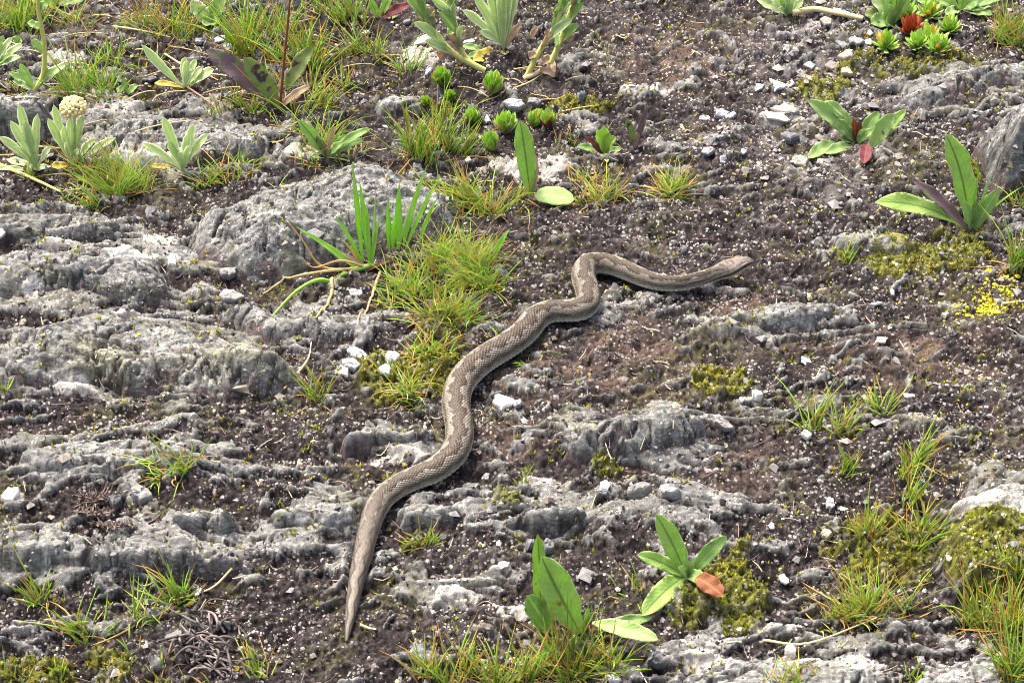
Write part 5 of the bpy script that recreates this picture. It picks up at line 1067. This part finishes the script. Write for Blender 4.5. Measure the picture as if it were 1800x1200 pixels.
# soil crumbs and fine gravel
OCT = np.array([(1, 0, 0), (0, 1, 0), (-1, 0, 0), (0, -1, 0), (0, 0, 1), (0, 0, -1)], float)
OF = np.array([(0, 1, 4), (1, 2, 4), (2, 3, 4), (3, 0, 4), (1, 0, 5), (2, 1, 5), (3, 2, 5), (0, 3, 5)])
def crumbs(name, x, y, rad, col, label, flat=.7, mat='crumb'):
    n = len(x); z = surf(x, y); J = OCT[None] * rng.uniform(.6, 1.25, (n, 6, 1)) + rng.normal(0, .15, (n, 6, 3)); yaw = rng.uniform(0, 6.28, n)
    c_, s_ = np.cos(yaw)[:, None], np.sin(yaw)[:, None]
    X = (J[..., 0] * c_ - J[..., 1] * s_) * rad[:, None]; Y = (J[..., 0] * s_ + J[..., 1] * c_) * rad[:, None]; Z = J[..., 2] * rad[:, None] * flat
    V = np.stack([X + x[:, None], Y + y[:, None], Z + (z + rad * .15)[:, None]], -1).reshape(-1, 3)
    F = (np.arange(n)[:, None, None] * 6 + OF[None]).reshape(-1, 3)
    return stuff(obj(name, mesh_np(name, V, F, np.repeat(col, 6, 0), smooth=False), M[mat]), label, 'gravel')
x, y = scatter_pts(75000, lambda x, y: np.clip(.45 + .5 * fbm(x * 18, y * 22, 3, 330), .05, 1) * (1 - .8 * on_rock(x, y))); n = len(x)
pk = rng.random(n)[:, None]
crumbs('soil_crumbs', x, y, np.exp(rng.normal(math.log(.0012), .42, n)), np.where(pk < .55, lin(44, 40, 39), np.where(pk < .85, lin(92, 87, 82), lin(118, 106, 92))) * rng.uniform(.6, 1.3, n)[:, None], 'dark soil crumbs scattered over the ground')
x, y = scatter_pts(45000, lambda x, y: np.clip(.06 + gauss_px(x, y, QUARRY) * .6 + .08 * sstep(0, .4, x), 0, 1)); n = len(x)
crumbs('fine_gravel', x, y, np.exp(rng.normal(math.log(.0022), .45, n)), np.where(rng.random(n)[:, None] < .6, lin(118, 117, 117), lin(130, 122, 112)) * rng.uniform(.6, 1.3, n)[:, None], 'fine grey slate gravel among the soil', .45, 'stone')
# moss shoots
def shoots(name, x, y, hgt, lo, hi, label, cat, k=5, lean=.75):
    n = len(x); z = surf(x, y); az = rng.uniform(0, 6.28, (n, k)); le = rng.uniform(.1, 1, (n, k)) * lean; L = hgt[:, None] * rng.uniform(.6, 1.2, (n, k))
    dx, dy, dz = np.cos(az) * np.sin(le), np.sin(az) * np.sin(le), np.cos(le); w = L * .16
    P = np.stack([x, y, z - .0004], -1)[:, None, :]
    tip = P + np.stack([dx, dy, dz], -1) * L[..., None]
    sx = np.stack([-np.sin(az), np.cos(az), 0 * az], -1) * w[..., None]; mid = P + np.stack([dx, dy, dz], -1) * (L * .45)[..., None]
    V = np.stack([np.broadcast_to(P, tip.shape), mid - sx, tip, mid + sx], 2).reshape(-1, 3)
    F = np.arange(n * k * 4).reshape(-1, 4)
    v = rng.uniform(.7, 1.25, n)[:, None, None, None]
    c_ = np.stack([lo, mix(lo, hi, np.full(n, .6)), hi, mix(lo, hi, np.full(n, .6))], 1)[:, None, :, :] * v
    c_ = np.broadcast_to(c_, (n, k, 4, 3)).reshape(-1, 3)
    return stuff(obj(name, mesh_np(name, V, F, np.clip(c_, 0, 1), smooth=False), M['moss']), label, cat)
x, y = scatter_pts(130000, lambda x, y: np.maximum(sstep(.42, .72, np.maximum(gauss_px(x, y, MOSS) * .85, gauss_px(x, y, CUSHION)) + .75 * fbm(x * 38, y * 46, 4, 51, .6)), .40 * sstep(.0, .45, fbm(x * 26, y * 32, 4, 352, .6)))); n = len(x)
gm = fbm(x * 20, y * 20, 2, 340)
lo_ = mix(lin(38, 40, 16), lin(62, 52, 24), sstep(-.2, .4, gm)); hi_ = mix(lin(160, 172, 54), lin(206, 194, 66), sstep(-.25, .35, gm))
shoots('moss', x, y, rng.uniform(.0025, .0052, n), lo_, hi_, 'yellow green moss growing in patches on soil and rock', 'moss')
x, y = scatter_pts(40000, lambda x, y: np.clip(.35 + .8 * fbm(x * 16 + 8, y * 20, 3, 350), 0, 1) * (1 - on_rock(x, y))); n = len(x)
one = np.ones((n, 1))
shoots('dark_moss', x, y, rng.uniform(.0018, .004, n), one * lin(34, 31, 30), np.where(rng.random((n, 1)) < .70, lin(80, 73, 70), np.where(rng.random((n, 1)) < .5, lin(132, 120, 108), lin(112, 112, 50))), 'dark purple brown moss crust on the soil', 'moss', 4, 1.1)
# fine litter: hair-thin dead stems
x, y = scatter_pts(9000, lambda x, y: np.clip(.4 + .6 * fbm(x * 9, y * 11, 2, 360) + .3 * gauss_px(x, y, BROWN), .02, 1)); n = len(x)
Vs_, Fs, Cs, off = [], [], [], 0
yaw = rng.normal(0, 1.1, n); L = rng.uniform(.005, .018, n)
for u_ in range(4): pass
tt_ = np.linspace(-.5, .5, 4)
X = x[:, None] + np.cos(yaw)[:, None] * L[:, None] * tt_ ; Yp = y[:, None] + np.sin(yaw)[:, None] * L[:, None] * tt_ + (rng.normal(0, .25, n) * L)[:, None] * (tt_ ** 2) * 2
Z = surf(X, Yp) + .0006; Z = Z * .4 + Z.mean(1, keepdims=True) * .6 + .0004
w_ = rng.uniform(.00018, .00042, n)[:, None]
nx = -np.sin(yaw)[:, None] * w_; ny = np.cos(yaw)[:, None] * w_
V = np.stack([np.stack([X + nx, Yp + ny, Z], -1), np.stack([X, Yp, Z + w_ * 1.6], -1), np.stack([X - nx, Yp - ny, Z], -1)], 2)
b_ = (np.arange(n) * 12)[:, None, None] + (np.arange(3) * 3)[None, :, None]
F = np.concatenate([np.stack([b_[..., 0], b_[..., 0] + 1, b_[..., 0] + 4, b_[..., 0] + 3], -1).reshape(-1, 4), np.stack([b_[..., 0] + 1, b_[..., 0] + 2, b_[..., 0] + 5, b_[..., 0] + 4], -1).reshape(-1, 4)])
pk = rng.random((n, 1)); cl = np.where(pk < .5, lin(120, 104, 98), np.where(pk < .8, lin(72, 58, 56), lin(190, 174, 146))) * rng.uniform(.7, 1.2, (n, 1))
stuff(obj('plant_litter', mesh_np('plant_litter', V.reshape(-1, 3), F, np.repeat(cl, 12, 0)), M['straw']), 'hair thin dead stems littering the soil', 'litter')
tot = sum(len(m.loops) - 2 * len(m.polygons) for m in bpy.data.meshes); print('triangles', tot)
